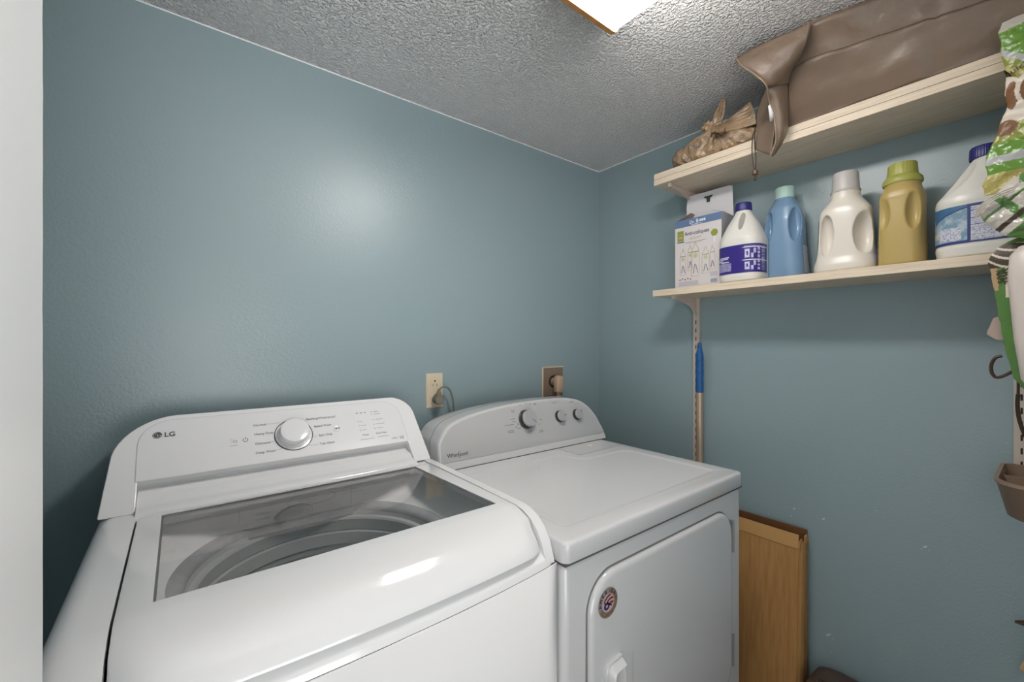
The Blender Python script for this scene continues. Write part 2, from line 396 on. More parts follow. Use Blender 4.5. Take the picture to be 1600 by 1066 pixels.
    for ci, cx in enumerate(cols):
        row = []
        for k, (y, z) in enumerate(lidprof(.2)):
            if ci <= 2: x = L0 + (.004 if ci == 2 else 0)
            elif ci >= len(cols) - 3: x = L1 - (.004 if ci == len(cols) - 3 else 0)
            else: x = G0 + (hx(k, y) - G0) * (ci - 3) / 16
            y, z = lidprof(x)[k]
            if ci in (1, len(cols) - 2): z -= .0012
            if ci in (0, len(cols) - 1): z -= .008 if k > 0 else 0; y += .004 if k > 7 else 0
            if 8 <= k <= 12 :      # round the front corners of the lid a little
                e = min(x - L0, L1 - x); y += max(0, .018 - e) ** 2 * 40
            row.append((x, y, z))
        rows.append(row)
    n = len(rows[0]); vs = [p for r in rows for p in r]; fs = []
    for i in range(len(rows) - 1):
        for j in range(n - 1):
            if j == 2 and 3 <= i < 19: continue
            fs.append((i * n + j, i * n + j + 1, (i + 1) * n + j + 1, (i + 1) * n + j))
    l.add(vs, fs)
    # inner edge of the hole
    hole = [(G0, 1.0355), (G0, .694), (.502, .694), (.485, 1.0355)]
    l.loft([[(x, y, .9712) for x, y in hole], [(x, y, .957) for x, y in hole]], cap=False)
    lid = l.build('lid', M_white, t, ang=50)
    g = MB(); g.add([(x + (.0004 if x < .2 else -.0004), y, .9690) for x, y in hole], [(0, 1, 2, 3)]); g.build('pane', M_glass, lid, smooth=False)
    g = MB()      # thin dark gasket between pane and lid
    for (a, b_), (c_, d_) in zip(hole, hole[1:] + hole[:1]):
        cxm, cym = .23, .865
        i1 = (a + (.003 if a < cxm else -.003), b_ + (.003 if b_ < cym else -.003)); i2 = (c_ + (.003 if c_ < cxm else -.003), d_ + (.003 if d_ < cym else -.003))
        g.add([(a, b_, .9696), (c_, d_, .9696), (i2[0], i2[1], .9696), (i1[0], i1[1], .9696)], [(0, 1, 2, 3)])
    g.build('gasket', M_gr, lid, smooth=False)
    # crease where the flat part meets the roll is in the profile; tub cover funnel below the pane
    CX, CY = .228, .885
    N = 72
    def ring(r, z, ymax=1.075, cy=CY): return [Vector((CX + r * math.cos(2 * PI * j / N), min(cy + r * math.sin(2 * PI * j / N), ymax), z)) for j in range(N)]
    def rr(x0, x1, y0, y1, z, p=9):
        cx, cy = (x0 + x1) / 2, (y0 + y1) / 2; out = []
        for j in range(N):
            a = 2 * PI * j / N; c_, s_ = math.cos(a), math.sin(a); q = (abs(c_) ** p + abs(s_) ** p) ** (-1 / p)
            out.append(Vector((cx + (x1 - x0) / 2 * c_ * q, cy + (y1 - y0) / 2 * s_ * q, z)))
        return out
    a = rr(-.050, .520, .640, 1.085, .962); b2 = rr(-.046, .514, .643, 1.080, .935); c2 = rr(-.036, .500, .648, 1.078, .905, 4)
    tb = MB(); tb.loft([a, b2, c2, ring(.247, .892), ring(.243, .888)], cap=False)
    tb.loft([rr(-.060, .530, .63, 1.10, .956), rr(-.050, .520, .640, 1.085, .9565)], cap=False)
    tb.build('tub_cover', M_tub, t, ang=60)
    # moulded details on the tub cover: bosses in the corners, recessed softener cup outline, fine print
    dt = MB(); pts = []
    for j in range(40):
        a_ = 2 * PI * j / 40; pts.append((.245 + .052 * math.cos(a_), 1.0755, .929 + .014 * math.sin(a_)))
    dt.tube(pts + [pts[0]], .0006, 5, cap=False)
    for i in range(4): dt.box((.315, 1.0752, .945 - .007 * i), (.350 + .012 * (i % 2), 1.0758, .9458 - .007 * i))
    for i in range(3): dt.box((.215, 1.0752, .934 - .006 * i), (.262 - .01 * i, 1.0758, .9348 - .006 * i))
    dt.box((.100, 1.0750, .895), (.1006, 1.0758, .958)); dt.box((.335, 1.0750, .895), (.3356, 1.0758, .958))
    dt.build('moulded_marks', M_mark, t, smooth=False)
    rg = MB(); rg.loft([ring(.2465, .8925), ring(.2300, .889), ring(.2230, .882), ring(.2235, .872)], cap=False); rg.build('drum_rim', M_rim, t, ang=50)
    q = MB(); q.loft([ring(.2230, .876), ring(.2200, .868, 2), ring(.2120, .866, 2), ring(.2090, .862, 2), ring(.2090, .838, 2), ring(.2115, .835, 2), ring(.2060, .832, 2), ring(.2040, .806, 2), ring(.2080, .803, 2), ring(.2080, .790, 2)], cap=False)
    q.build('balance_ring', M_ring, t, ang=30)
    q = MB(); q.loft([ring(.2080, .792, 2), ring(.2240, .786, 2), ring(.2240, .47, 2), ring(.205, .445, 2), ring(.10, .44, 2), ring(.09, .46, 2), ring(.03, .50, 2)], cap=False); q.poly(ring(.03, .50, 2)); q.build('drum', M_drum, t, ang=50)
    # console body: prism with sloped front, notch cut across its foot
    out = rrect(WX0 + .002, .5495, 0, .2150, [.004, .004, .060, .085], 10)
    def wob(x, s):   # the ends lean in a little towards the top
        f = s / .215; return (x + .030 * f * f if x < .1 else x + .004 * (1 - f) - .003 * f) if (x < .0 or x > .5) else x
    out = [(wob(x, s), s) for x, s in out]
    cb = MB(); fr_ = [sp(x, s) for x, s in out]
    mid = [Vector((p.x, max(p.y + .05, 1.18), p.z)) for p in fr_]; bk = [Vector((p.x, 1.30, p.z - .012 * (p.z > 1.05))) for p in fr_]
    cb.loft([fr_, bk]); con = cb.build('console', M_plast, t)
    ct = MB(); ct.prism([(-.066, 1.02, .95), (-.066, 1.139, .95), (-.066, 1.139, 1.005), (-.066, 1.119 - .0005, 1.0195), (-.066, 1.06, 1.0195)], (.571, 0, 0))
    boolean(con, [ct.build('cut', M_plast)])
    md = con.modifiers.new('b', 'BEVEL'); md.width = .010; md.segments = 4; md.limit_method = 'ANGLE'; md.angle_limit = math.radians(38)
    fin(con, None, True, 40)
    hc = MB(); prof = [(1.1385, 1.015), (1.1380, 1.000), (1.134, .997), (1.124, .994), (1.112, .991), (1.104, .9895), (1.098, .985), (1.092, .9795), (1.080, .9775), (1.068, .9765), (1.060, .974), (1.055, .970), (1.054, .955)]
    hc.grid([[(x, y, z) for y, z in prof] for x in (-.0655, .5045)]); hc.build('hinge_cover', M_plast, t, ang=50)
    hp = MB(); hp.box((-.0640, 1.040, .950), (.5345, 1.10, .9665)); hp.build('rear_deck', M_plast, t, bevel=.002)
    # raised control panel
    pl = rrect(-.0690, .5060, .0655, .2030, [.002, .002, .050, .058], 10)
    pm = MB(); pm.loft([[sp(x, s, -.002) for x, s in pl], [sp(x, s, .0012) for x, s in pl]]); pan = pm.build('control_panel', M_panel, t, bevel=.0008)
    ol = MB(); pl2 = rrect(-.0702, .5072, .0645, .2042, [.002, .002, .051, .059], 10)
    ol.loft([[sp(x, s, -.001) for x, s in pl2], [sp(x, s, .0003) for x, s in pl2]]); ol.build('panel_outline', M_mark, t, smooth=False)
    # dial
    DC = (.2225, .1280)
    dm = MB(); dm.lathe([(.0432, .001), (.0432, .0022), (.0412, .0024), (.0412, .0016)], sp(*DC), 64, SN); dm.build('dial_ring', M_dk, t)
    dm = MB(); dm.lathe([(.0411, .0012), (.0411, .0024), (.036, .0030), (.0355, .0100)], sp(*DC), 64, SN); dm.build('dial_base', M_plast, t)
    dm = MB(); dm.lathe([(.0325, .004), (.0330, .022), (.0315, .0245), (.028, .0255), (.015, .0262)], sp(*DC), 64, SN); dm.build('dial', M_plast, t)
    # print
    X = Vector((1, 0, 0)); NH = .0017
    pr = MB()
    def T(s, px, ss, size, k=0, anchor=0): put_text(pr, s, sp(px, ss, NH), X, SU, size, k, anchor, bold=.00015)
    for i, (s, xx, ss) in enumerate((('Normal', .1393, .1630), ('Heavy Duty', .1390, .1385), ('Delicates', .1393, .1130), ('Deep Wash', .1380, .0890))):
        T(s, xx, ss, .0084)
    for (a_, b_, ss) in ((.1655, .1950, .1655), (.1700, .1790, .1155), (.1775, .1930, .0925)):
        pr.add([sp(a_, ss, NH), sp(b_, ss + .001, NH), sp(b_, ss + .0016, NH), sp(a_, ss + .0006, NH)], [(0, 1, 2, 3)])
    for s, xx, ss in (('Bedding/Waterproof', .2560, .1655), ('Speed Wash', .2705, .1420), ('Spin Only', .2778, .1145), ('Tub Clean', .2765, .0905)):
        T(s, xx, ss, .0084)
    for (a_, b_, ss) in ((.2660, .2745, .1160), (.2520, .2735, .0925)):
        pr.add([sp(a_, ss, NH), sp(b_, ss, NH), sp(b_, ss + .0006, NH), sp(a_, ss + .0006, NH)], [(0, 1, 2, 3)])
    T('Temp.', .3850, .0995, .0070); T('Rinse+Spin', .4215, .0995, .0068)
    # display dashes, indicator dots and their lines of small print
    for i in range(3): pr.add([sp(.3820 + .0110 * i, .1700, NH), sp(.3875 + .0110 * i, .1700, NH), sp(.3875 + .0110 * i, .1722, NH), sp(.3820 + .0110 * i, .1722, NH)], [(0, 1, 2, 3)])
    def dot(xx, ss, r=.0013): pr.poly([sp(xx + r * math.cos(2 * PI * j / 10), ss + r * math.sin(2 * PI * j / 10), NH) for j in range(10)])
    for xx, ss in ((.4242, .1710), (.4240, .1632), (.3834, .1444), (.3840, .1311), (.3830, .1172), (.4235, .1453), (.4226, .1308), (.4225, .1175)): dot(xx, ss)
    pr.cur = 1
    for xx, ss, w_ in ((.3880, .1444, .006), (.3890, .1311, .013), (.3880, .1172, .011), (.4290, .1453, .022), (.4285, .1308, .024), (.4285, .1175, .018), (.4290, .1710, .016), (.4290, .1632, .018), (.3780, .0885, .036), (.4240, .0905, .030)):
        pr.add([sp(xx, ss - .0008, NH), sp(xx + w_, ss - .0008, NH), sp(xx + w_, ss + .0008, NH), sp(xx, ss + .0008, NH)], [(0, 1, 2, 3)])
    pr.cur = 0
    T('10', .482, .0745, .0130); pr.cur = 1
    for j in range(3): pr.add([sp(.4590 + j * .002, .0775 + .002 * j, NH), sp(.480 - j * .003, .0775 + .002 * j, NH), sp(.480 - j * .003, .0785 + .002 * j, NH), sp(.4590 + j * .002, .0785 + .002 * j, NH)], [(0, 1, 2, 3)])
    # remote start icon: small drum + phone
    pr.cur = 1
    for a_, b_, c_, d_ in ((.0915, .0965, .1270, .1278), (.0915, .0965, .1310, .1318), (.0915, .0965, .1350, .1358), (.0890, .1050, .1180, .1192)):
        pr.add([sp(a_, c_, NH), sp(b_, c_, NH), sp(b_, d_, NH), sp(a_, d_, NH)], [(0, 1, 2, 3)])
    pr.build('printed_text', [M_gr, mat('faint print', (.38, .38, .39), .5)], pan, smooth=False)
    def ring_m(c, r0, r1, a0=0, a1=2 * PI, n=32, nh=NH):
        m_ = MB(); ins = []; outs = []
        for j in range(n + 1):
            a_ = a0 + (a1 - a0) * j / n; ins.append(sp(c[0] + r0 * math.cos(a_), c[1] + r0 * math.sin(a_), nh)); outs.append(sp(c[0] + r1 * math.cos(a_), c[1] + r1 * math.sin(a_), nh))
        m_.grid([ins, outs]); return m_
    m_ = ring_m((.1207, .1300), .0040, .0052, PI * .68, PI * 2.32); m_.box((0, 0, 0), (0, 0, 0))
    m_.add([sp(.1202, .1305, NH), sp(.1212, .1305, NH), sp(.1212, .1370, NH), sp(.1202, .1370, NH)], [(0, 1, 2, 3)])
    m_.build('power_symbol', M_dk, pan, smooth=False)
    m_ = ring_m((.1005, .1290), .0026, .0036, 0, 2 * PI); m_.build('remote_symbol', M_gr, pan, smooth=False)
    m_ = MB(); m_.lathe([(.0095, .0), (.0095, .0020), (.0085, .0026), (.0070, .0022)], sp(.3255, .1310), 36, SN); m_.build('start_button', M_plast, t)
    m_ = MB(); m_.add([sp(.3215, .1285, .0029), sp(.3215, .1345, .0029), sp(.3262, .1315, .0029)], [(0, 1, 2)])
    for q_ in (0, 1): m_.add([sp(.3280 + .0022 * q_, .1285, .0029), sp(.3290 + .0022 * q_, .1285, .0029), sp(.3290 + .0022 * q_, .1345, .0029), sp(.3280 + .0022 * q_, .1345, .0029)], [(0, 1, 2, 3)])
    m_.build('start_symbol', M_dk, pan, smooth=False)
    # logo: disc with a winking face made of L, G shapes, and the two letters
    lc = (-.0375, .1665)
    m_ = MB(); R = .0080; m_.poly([sp(lc[0] + R * math.cos(2 * PI * j / 32), lc[1] + R * math.sin(2 * PI * j / 32), NH) for j in range(32)], 0)
    def arc_ring(c, r0, r1, a0, a1, k, nh):
        n = 20; ins = [sp(c[0] + r0 * math.cos(a0 + (a1 - a0) * j / n), c[1] + r0 * math.sin(a0 + (a1 - a0) * j / n), nh) for j in range(n + 1)]
        outs = [sp(c[0] + r1 * math.cos(a0 + (a1 - a0) * j / n), c[1] + r1 * math.sin(a0 + (a1 - a0) * j / n), nh) for j in range(n + 1)]
        m_.grid([ins, outs], 1)
    arc_ring(lc, .0060, .0067, PI * .5, PI * 2, 1, NH + .0001)
    def br(a_, b_, c_, d_, k=1): m_.add([sp(lc[0] + a_, lc[1] + c_, NH + .0001), sp(lc[0] + b_, lc[1] + c_, NH + .0001), sp(lc[0] + b_, lc[1] + d_, NH + .0001), sp(lc[0] + a_, lc[1] + d_, NH + .0001)], [(0, 1, 2, 3)], k)
    br(-.0005, .0004, -.0028, .0034); br(-.0005, .0022, -.0028, -.0020); br(.0022, .0064, -.0004, .0003); br(-.0034, -.0022, .0014, .0026)
    put_text(m_, 'LG', sp(-.0265, .1605, NH), X, SU, .0158, 0, bold=.0006)
    plab(m_.build('logo', [mat('logo grey', (.07, .07, .075), .45), M_panel], pan, smooth=False), 'dark grey round face emblem with the letters LG')
washer()

# ================================================================== CLOTHES DRYER
DX0, DX1 = .5655, 1.2920
kd = 2.83; dl = math.hypot(1, kd); DU = Vector((0, 1 / dl, kd / dl)); DN = Vector((0, -kd / dl, 1 / dl)); D0 = Vector((0, 1.092, .92))
def dp(x, s, n=0): return Vector((x, 0, 0)) + D0 + DU * s + DN * n
def dryer():
    t = thing('clothes_dryer', 'white front-load clothes dryer with a silver control panel, right of the washer', 'clothes dryer', (.93, .92, 0))
    b = MB(); b.box((DX0 + .002, .568, .02), (DX1 - .001, 1.27, .8755)); b.build('cabinet', M_dry, t, bevel=.014, seg=5)
    for (x, y) in ((DX0 + .06, .64), (DX1 - .06, .64), (DX0 + .06, 1.2), (DX1 - .06, 1.2)):
        MB().lathe([(.02, 0), (.022, .003), (.016, .03)], (x, y, 0), 16).build('foot', M_seam, t)
    rc = [(.612, .612), (1.240, .612), (1.240, .912), (1.208, .938), (1.043, .938), (1.026, .955), (1.010, 1.035), (.612, 1.035)]
    def inset_poly(P, d):
        out = []; n = len(P)
        for i in range(n):
            p0, p1, p2 = Vector(P[i - 1]), Vector(P[i]), Vector(P[(i + 1) % n]); a = (p1 - p0).normalized(); b_ = (p2 - p1).normalized(); na = Vector((-a.y, a.x)); nb = Vector((-b_.y, b_.x)); m_ = (na + nb); out.append(p1 + m_ * (d / (1 + na.dot(nb))))
        return out
    def round_poly(P, r, k=5):
        out = []; n = len(P)
        for i in range(n):
            p0, p1, p2 = Vector(P[i - 1]), Vector(P[i]), Vector(P[(i + 1) % n]); rr_ = min(r, (p1 - p0).length * .45, (p2 - p1).length * .45); a = p1 + (p0 - p1).normalized() * rr_; c_ = p1 + (p2 - p1).normalized() * rr_
            for q in range(k + 1): f = q / k; out.append(a * (1 - f) ** 2 + p1 * 2 * f * (1 - f) + c_ * f * f)
        return out
    tp = MB()
    def orr(k, z): return [(x, y, z) for x, y in rrect(DX0 + k, DX1 - k, .562 + k, 1.27 - k, [max(.004, q - k) for q in (.016, .016, .004, .004)], 6)]
    tp.loft([orr(.0015, .8785), orr(0, .8800), orr(0, .9125), orr(.0006, .9155), orr(.0022, .9180), orr(.0045, .9195), orr(.0075, .92)], cap=False)
    hole = [[(p.x, p.y, z) for p in round_poly(inset_poly(rc, d), .022 - d * .3)] for d, z in ((0, .92), (.0015, .9198), (.0045, .9182), (.0065, .9172), (.0090, .9167))]
    tp.loft(hole, cap=False); tp.poly(hole[-1])
    from mathutils.geometry import tessellate_polygon
    oo = orr(.0075, .92); both = [Vector((p[0], p[1], 0)) for p in oo], [Vector((p[0], p[1], 0)) for p in hole[0]]
    tris = tessellate_polygon(both); tp.add(oo + hole[0], [tuple(t_) for t_ in tris]); tp.poly(orr(.0015, .8785))
    top = tp.build('top_panel', M_dry, t, ang=60)
    sm = MB(); sm.box((DX0 + .002, .5645, .8740), (DX1 - .002, 1.26, .8790)); sm.build('seam_line', M_seam, t, smooth=False)
    l = MB(); l.prism([(1.052, .980, .9195), (1.262, .980, .9195), (1.262, 1.078, .9195), (1.052, 1.078, .9195)], (0, 0, .0018)); lc = l.build('lint_screen_cover', M_dry, t, bevel=.0008)
    lg = MB(); lg.box((1.0505, .9785, .9199), (1.2635, 1.0795, .92025)); lg.build('cover_gap', M_gr, lc, smooth=False)
    MB().lathe([(.011, .0), (.010, .0012), (.004, .0016)], (1.175, 1.045, .9213), 20).build('finger_dimple', M_white, lc)
    # console
    PXL = [(684, 726, 0), (683, 700, 0), (687, 684, 0), (695, 669, 0), (708, 659, 0), (730, 649, 0), (762, 639, 0), (800, 630.5, 0), (845, 624, 0), (878, 621.5, 0), (900, 624, 0), (915, 632, 0), (927, 645, 0), (936, 660, 0), (942, 672, 0), (946.5, 684.5, 0)]
    th = math.radians(52)
    def onface(px, py):
        u = (px - 800) / 665; tt = (535.5 - py) / 665; rx = math.cos(th) + u * math.sin(th); ry = math.sin(th) - u * math.cos(th)
        s = (.92 - kd * 1.092 - 1.295) / (tt - kd * ry); x, y, z = rx * s, ry * s, 1.295 + tt * s; return x, (z - .92) * dl / kd
    arch = [onface(a, b_) for a, b_, _ in PXL]; arch[0] = (arch[0][0], 0.0006); arch[-1] = (arch[-1][0], .0006)
    arch = [(p.x, p.y) for p in bez([(x, s, 0) for x, s in arch], 4)]
    arch[0] = (arch[1][0], 0.0006)
    def inset(arch, d):
        out = []; n = len(arch)
        for i, (x, s) in enumerate(arch):
            a = Vector(arch[max(0, i - 1)]); b_ = Vector(arch[min(n - 1, i + 1)]); dd = (b_ - a).normalized(); nr = Vector((dd.y, -dd.x)); out.append((x + nr.x * d, s + nr.y * d))
        return out
    A1 = inset(arch, .004); A2 = inset(arch, .010); base = .0006
    c = MB()
    def fl(A, n=0, dy=0): return [dp(x, max(s, base), n) + Vector((0, dy, 0)) for x, s in A]
    back = [Vector((x, 1.27, D0.z + max(.0006, s * .985) * kd / dl)) for x, s in arch]
    m1 = [p + Vector((0, .050, 0)) for p in fl(arch)]
    bk = [Vector((p.x, 1.27, max(p.z, .9206))) for p in [dp(x, s * 1.0) for x, s in inset(arch, .012)]]
    c.loft([fl(A2, .0045), fl(A1, .0045), fl(inset(arch, .001), .001), fl(arch, -.004), m1, bk]); c.build('console', M_dry, t, ang=40)
    gl = MB(); gl.loft([[p + Vector((0, .046, 0)) for p in fl(inset(arch, -.0004))], [p + Vector((0, .0475, 0)) for p in fl(inset(arch, -.0004))]]); gl.build('console_seam', M_gr, t, smooth=False)
    sp_ = [(x, s) for x, s in inset(arch, .0095)]
    lo = .022
    pan = [(x, s) for x, s in sp_ if s > lo]; pan = [(sp_[0][0] + .0005, lo)] + pan + [(sp_[-1][0] - .006, lo)]
    pm = MB(); pm.loft([[dp(x, s, .0040) for x, s in pan], [dp(x, s, .0058) for x, s in pan]]); face = pm.build('control_panel', M_silver, t, bevel=.0006, ang=50)
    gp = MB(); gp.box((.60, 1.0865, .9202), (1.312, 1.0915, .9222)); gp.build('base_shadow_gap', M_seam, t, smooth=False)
    # knobs
    def knob(px, py, r, dep, ang):
        x, s = onface(px, py); k = MB()
        k.lathe([(r * 1.08, .0055), (r * 1.08, .0085), (r * 1.0, .010), (r * .92, dep * .7)], dp(x, s), 48, DN); ko = k.build('knob', M_knobdk, t)
        q = MB(); q.lathe([(r * .93, dep * .7), (r * .94, dep), (r * .88, dep + .0022), (r * .5, dep + .0026)], dp(x, s), 48, DN); q.build('knob_cap', M_knob, ko)
        U = Vector((math.cos(ang), 0, 0)) + DU * math.sin(ang); V = DN.cross(U); c0 = dp(x, s, dep + .0030)
        q = MB(); q.add([c0 + U * (r * .25) + V * .0009, c0 + U * (r * .9) + V * .0009, c0 + U * (r * .9) - V * .0009, c0 + U * (r * .25) - V * .0009], [(0, 1, 2, 3)]); q.build('pointer', M_dk, ko, smooth=False)
        return x, s
    k1 = knob(820.5, 656, .0300, .032, -.75); k2 = knob(872.5, 651.5, .0200, .024, .12); k3 = knob(899.5, 648.5, .0195, .024, .85)
    # print around the knobs: ring line, tick dots, blocks of fine print
    pr = MB(); NH = .0062
    def arc(c_, r0, r1, a0, a1, n=40):
        ins = [dp(c_[0] + r0 * math.cos(a0 + (a1 - a0) * j / n), c_[1] + r0 * math.sin(a0 + (a1 - a0) * j / n), NH) for j in range(n + 1)]
        ou = [dp(c_[0] + r1 * math.cos(a0 + (a1 - a0) * j / n), c_[1] + r1 * math.sin(a0 + (a1 - a0) * j / n), NH) for j in range(n + 1)]
        pr.grid([ins, ou])
    pr.cur = 1; arc(k1, .0375, .0388, 0, 2 * PI, 60); arc(k2, .0262, .0268, -.4, 3.6); arc(k3, .0255, .0261, -.4, 3.6); pr.cur = 0
    def blk(px, py, w_, h_=.0018, rows=1):
        x, s = onface(px, py)
        for r_ in range(rows):
            a = 0
            while a < w_ - .001:
                d = min(w_ - a, random.uniform(.0035, .007)); pr.add([dp(x + a, s - r_ * .005, NH), dp(x + a + d, s - r_ * .005, NH), dp(x + a + d, s + h_ - r_ * .005, NH), dp(x + a, s + h_ - r_ * .005, NH)], [(0, 1, 2, 3)]); a += d + .0012
    random.seed(3)
    for px, py, w_, rw in ((797, 643, .014, 2), (796, 656.5, .020, 1), (799, 660.5, .015, 1), (787, 666.5, .038, 1), (803, 668.5, .011, 1), (807, 671, .014, 1), (792, 675, .026, 2), (810, 634.5, .007, 1), (819, 632, .006, 1), (826, 632.5, .008, 1), (832, 631.5, .013, 2), (841, 657, .014, 1), (840, 664, .008, 1), (841, 674, .018, 2), (824, 675, .018, 1), (860, 631, .026, 1), (888, 629.5, .022, 1)): blk(px, py, w_, rows=rw)
    x, s = onface(808, 663.5); pr.poly([dp(x + .0024 * math.cos(j * PI / 6), s + .0024 * math.sin(j * PI / 6), NH) for j in range(12)])
    x, s = k1; 
    for j in range(14):
        a = 2 * PI * j / 14 + .2; pr.add([dp(x + rr_ * math.cos(a + da), s + rr_ * math.sin(a + da), NH) for rr_, da in ((.034, -.02), (.034, .02), (.0368, .02), (.0368, -.02))], [(0, 1, 2, 3)])
    pr.build('printed_text', [M_gr, mat('pale print', (.62, .62, .63), .5)], face, smooth=False)
    # logo
    lg = MB(); x, s = onface(697.5, 717); X = Vector((1, 0, 0)); h = .0165
    w1 = put_text(lg, 'Whir', dp(x, s, NH), X, DU, h, 0, bold=.0003); x2, s2 = x + w1 + .0012, s
    w2 = put_text(lg, 'l', dp(x2, s, NH), X, DU, h, 0, bold=.0003); x3 = x2 + .0045; w3 = put_text(lg, 'p', dp(x3, s, NH), X, DU, h, 0, bold=.0003)
    put_text(lg, 'ool', dp(x3 + w3 + .0010, s, NH), X, DU, h, 0, bold=.0003)
    c0 = (x3 + .0020, s + .0052)
    pts = []; pt2 = []
    for j in range(33):
        a = -.5 + 2 * PI * .80 * j / 32; ex, ey = .0100 * math.cos(a), .0055 * math.sin(a); ca, sa = math.cos(1.0), math.sin(1.0); w_ = .0010 * math.sin(PI * j / 32) + .0001
        for lst, q in ((pts, 1), (pt2, 1 + w_ / .007)): lst.append(dp(c0[0] + q * (ex * ca - ey * sa), c0[1] + q * (ex * sa + ey * ca), NH + .0001))
    lg.grid([pts, pt2]); plab(lg.build('logo', M_dk, face, smooth=False), 'dark brand lettering with a swirl around its middle letters')
    # door
    d = rrect(.6300, 1.2180, .33, .832, [.075, .075, .075, .075], 10)
    g = MB(); d2 = rrect(.6268, 1.2212, .327, .8352, .0778, 10)
    g.loft([[(x, .5682, z) for x, z in d2], [(x, .5662, z) for x, z in d2]]); g.build('door_groove_shade', mat('painted groove shade', (.20, .20, .20), .5), t)  # groove shadow round the door, painted as a dark grey band
    dd = MB()
    def ins(k): return rrect(.6300 + k, 1.2180 - k, .33 + k, .832 - k, .075 - k * .6, 10)
    dd.loft([[(x, .5675, z) for x, z in d], [(x, .5615, z) for x, z in d], [(x, .5588, z) for x, z in ins(.0022)], [(x, .5572, z) for x, z in ins(.0055)], [(x, .5564, z) for x, z in ins(.0095)], [(x, .5563, z) for x, z in ins(.013)]])
    door = dd.build('door', M_dry, t, ang=60)
    hb = MB()                      # shallow scoop right of the pull
    rows = [[(x_, .5561 + dy_, z_) for x_, dy_ in ((.7230, .0), (.7300, -.0001), (.7420, -.0006), (.7520, -.0012), (.7600, -.0010), (.7640, .0))] for z_ in (.36, .636)]
    hb.grid(rows); hb.build('grip_scoop', M_dry, door)
    h_ = MB()
    HP = [(.6660, .36), (.7265, .36), (.7265, .628), (.7180, .6560), (.7150, .6560), (.6850, .6530), (.6720, .6480), (.6660, .6330)]
    def hr(d_, y_): return [(p.x, y_, p.y) for p in round_poly(inset_poly(HP, d_), .010, 4)]
    h_.loft([hr(0, .5570), hr(0, .5500), hr(.0012, .5488), hr(.0035, .5488), hr(.0045, .5505), hr(.0052, .5480), hr(.0125, .5360), hr(.0140, .5352), hr(.0150, .5356)]); h_.build('handle', M_dry, door, ang=35)
    for zc in (.753, .435):
        hh = MB(); hh.box((1.2160, .5560, zc - .044), (1.2200, .5680, zc + .044))
        hh.build('hinge', M_hinge, t, smooth=False, bevel=.001)
        kn = MB(); kn.tube([(1.2208, .5570, zc - .044), (1.2208, .5570, zc + .044)], .0030, 10); kn.build('hinge', M_hinge, t)
    # round sticker: rings, stripes, star, curved lettering
    sc = (.6795, .7715); R = .0300; S = MB(); yv = .5558
    def disc(r, k, e, n=48): S.poly([(sc[0] + r * math.cos(2 * PI * j / n), yv - e, sc[1] + r * math.sin(2 * PI * j / n)) for j in range(n)], k)
    disc(R, 0, .0003); disc(R - .0015, 1, .00035)
    S.grid([[(sc[0] + r * math.cos(a), yv - .0004, sc[1] + r * math.sin(a)) for a in [math.radians(75 + 5 * j) for j in range(27)]] for r in (.0175, .0282)], 2)
    disc(.0185, 3, .00045)
    def quad(pts, k, e=.0005): S.poly([(sc[0] + a, yv - e, sc[1] + b_) for a, b_ in pts], k)
    def arcstripe(r0, r1, k, a0=35, a1=115):   # flag stripes fanning up to the right
        cx, cz = .010, -.012
        ii = [(sc[0] + cx + r0 * math.cos(math.radians(a)), yv - .0005, sc[1] + cz + r0 * math.sin(math.radians(a))) for a in range(a0, a1, 5)]
        oo = [(sc[0] + cx + r1 * math.cos(math.radians(a)), yv - .0005, sc[1] + cz + r1 * math.sin(math.radians(a))) for a in range(a0, a1, 5)]
        def cl_(p):
            a_, c_ = p[0] - sc[0], p[2] - sc[1]; q_ = min(1, .0172 / max(1e-6, math.hypot(a_, c_))); return (sc[0] + a_ * q_, p[1], sc[1] + c_ * q_)
        S.grid([[cl_(p) for p in ii], [cl_(p) for p in oo]], k)
    for i in range(5): arcstripe(.0085 + .0042 * i, .0126 + .0042 * i, 4 if i % 2 == 0 else 3, 55, 150)
    disc2 = [(-.0045 + .0085 * math.cos(2 * PI * j / 24), -.0055 + .0078 * math.sin(2 * PI * j / 24)) for j in range(24)]; quad(disc2, 5, .0006)
    quad([(-.014, .002), (-.010, .003), (.012, -.006), (.010, -.009)], 5, .0006)
    quad([(-.0045 + (.0052 if j % 2 == 0 else .0021) * math.cos(PI / 2 + j * PI / 5), -.0055 + (.0052 if j % 2 == 0 else .0021) * math.sin(PI / 2 + j * PI / 5)) for j in range(10)], 3, .0007)
    word = 'AMERICA'
    for i, chh in enumerate(word):
        a = math.radians(182 - 24.5 * i); c = Vector((sc[0] + .0205 * math.cos(a), yv - .0007, sc[1] + .0205 * math.sin(a)))
        V = Vector((math.cos(a), 0, math.sin(a))); U = Vector((math.sin(a), 0, -math.cos(a)))
        put_text(S, chh, c, U, V, .0100, 5, .5, bold=.0004)
    for j, a in enumerate((200, 10)): 
        a = math.radians(a); S.poly([(sc[0] + .0235 * math.cos(a) + .0011 * math.cos(q), yv - .0007, sc[1] + .0235 * math.sin(a) + .0011 * math.sin(q)) for q in [PI * k / 4 for k in range(8)]], 5)
    plab(S.build('sticker', [mat('sticker edge', (.32, .29, .24), .5), M_stick, M_stkgr, M_stkpk, M_stkred, M_stkblue], door, smooth=False), 'round tan sticker with a striped flag, a star and curved lettering')
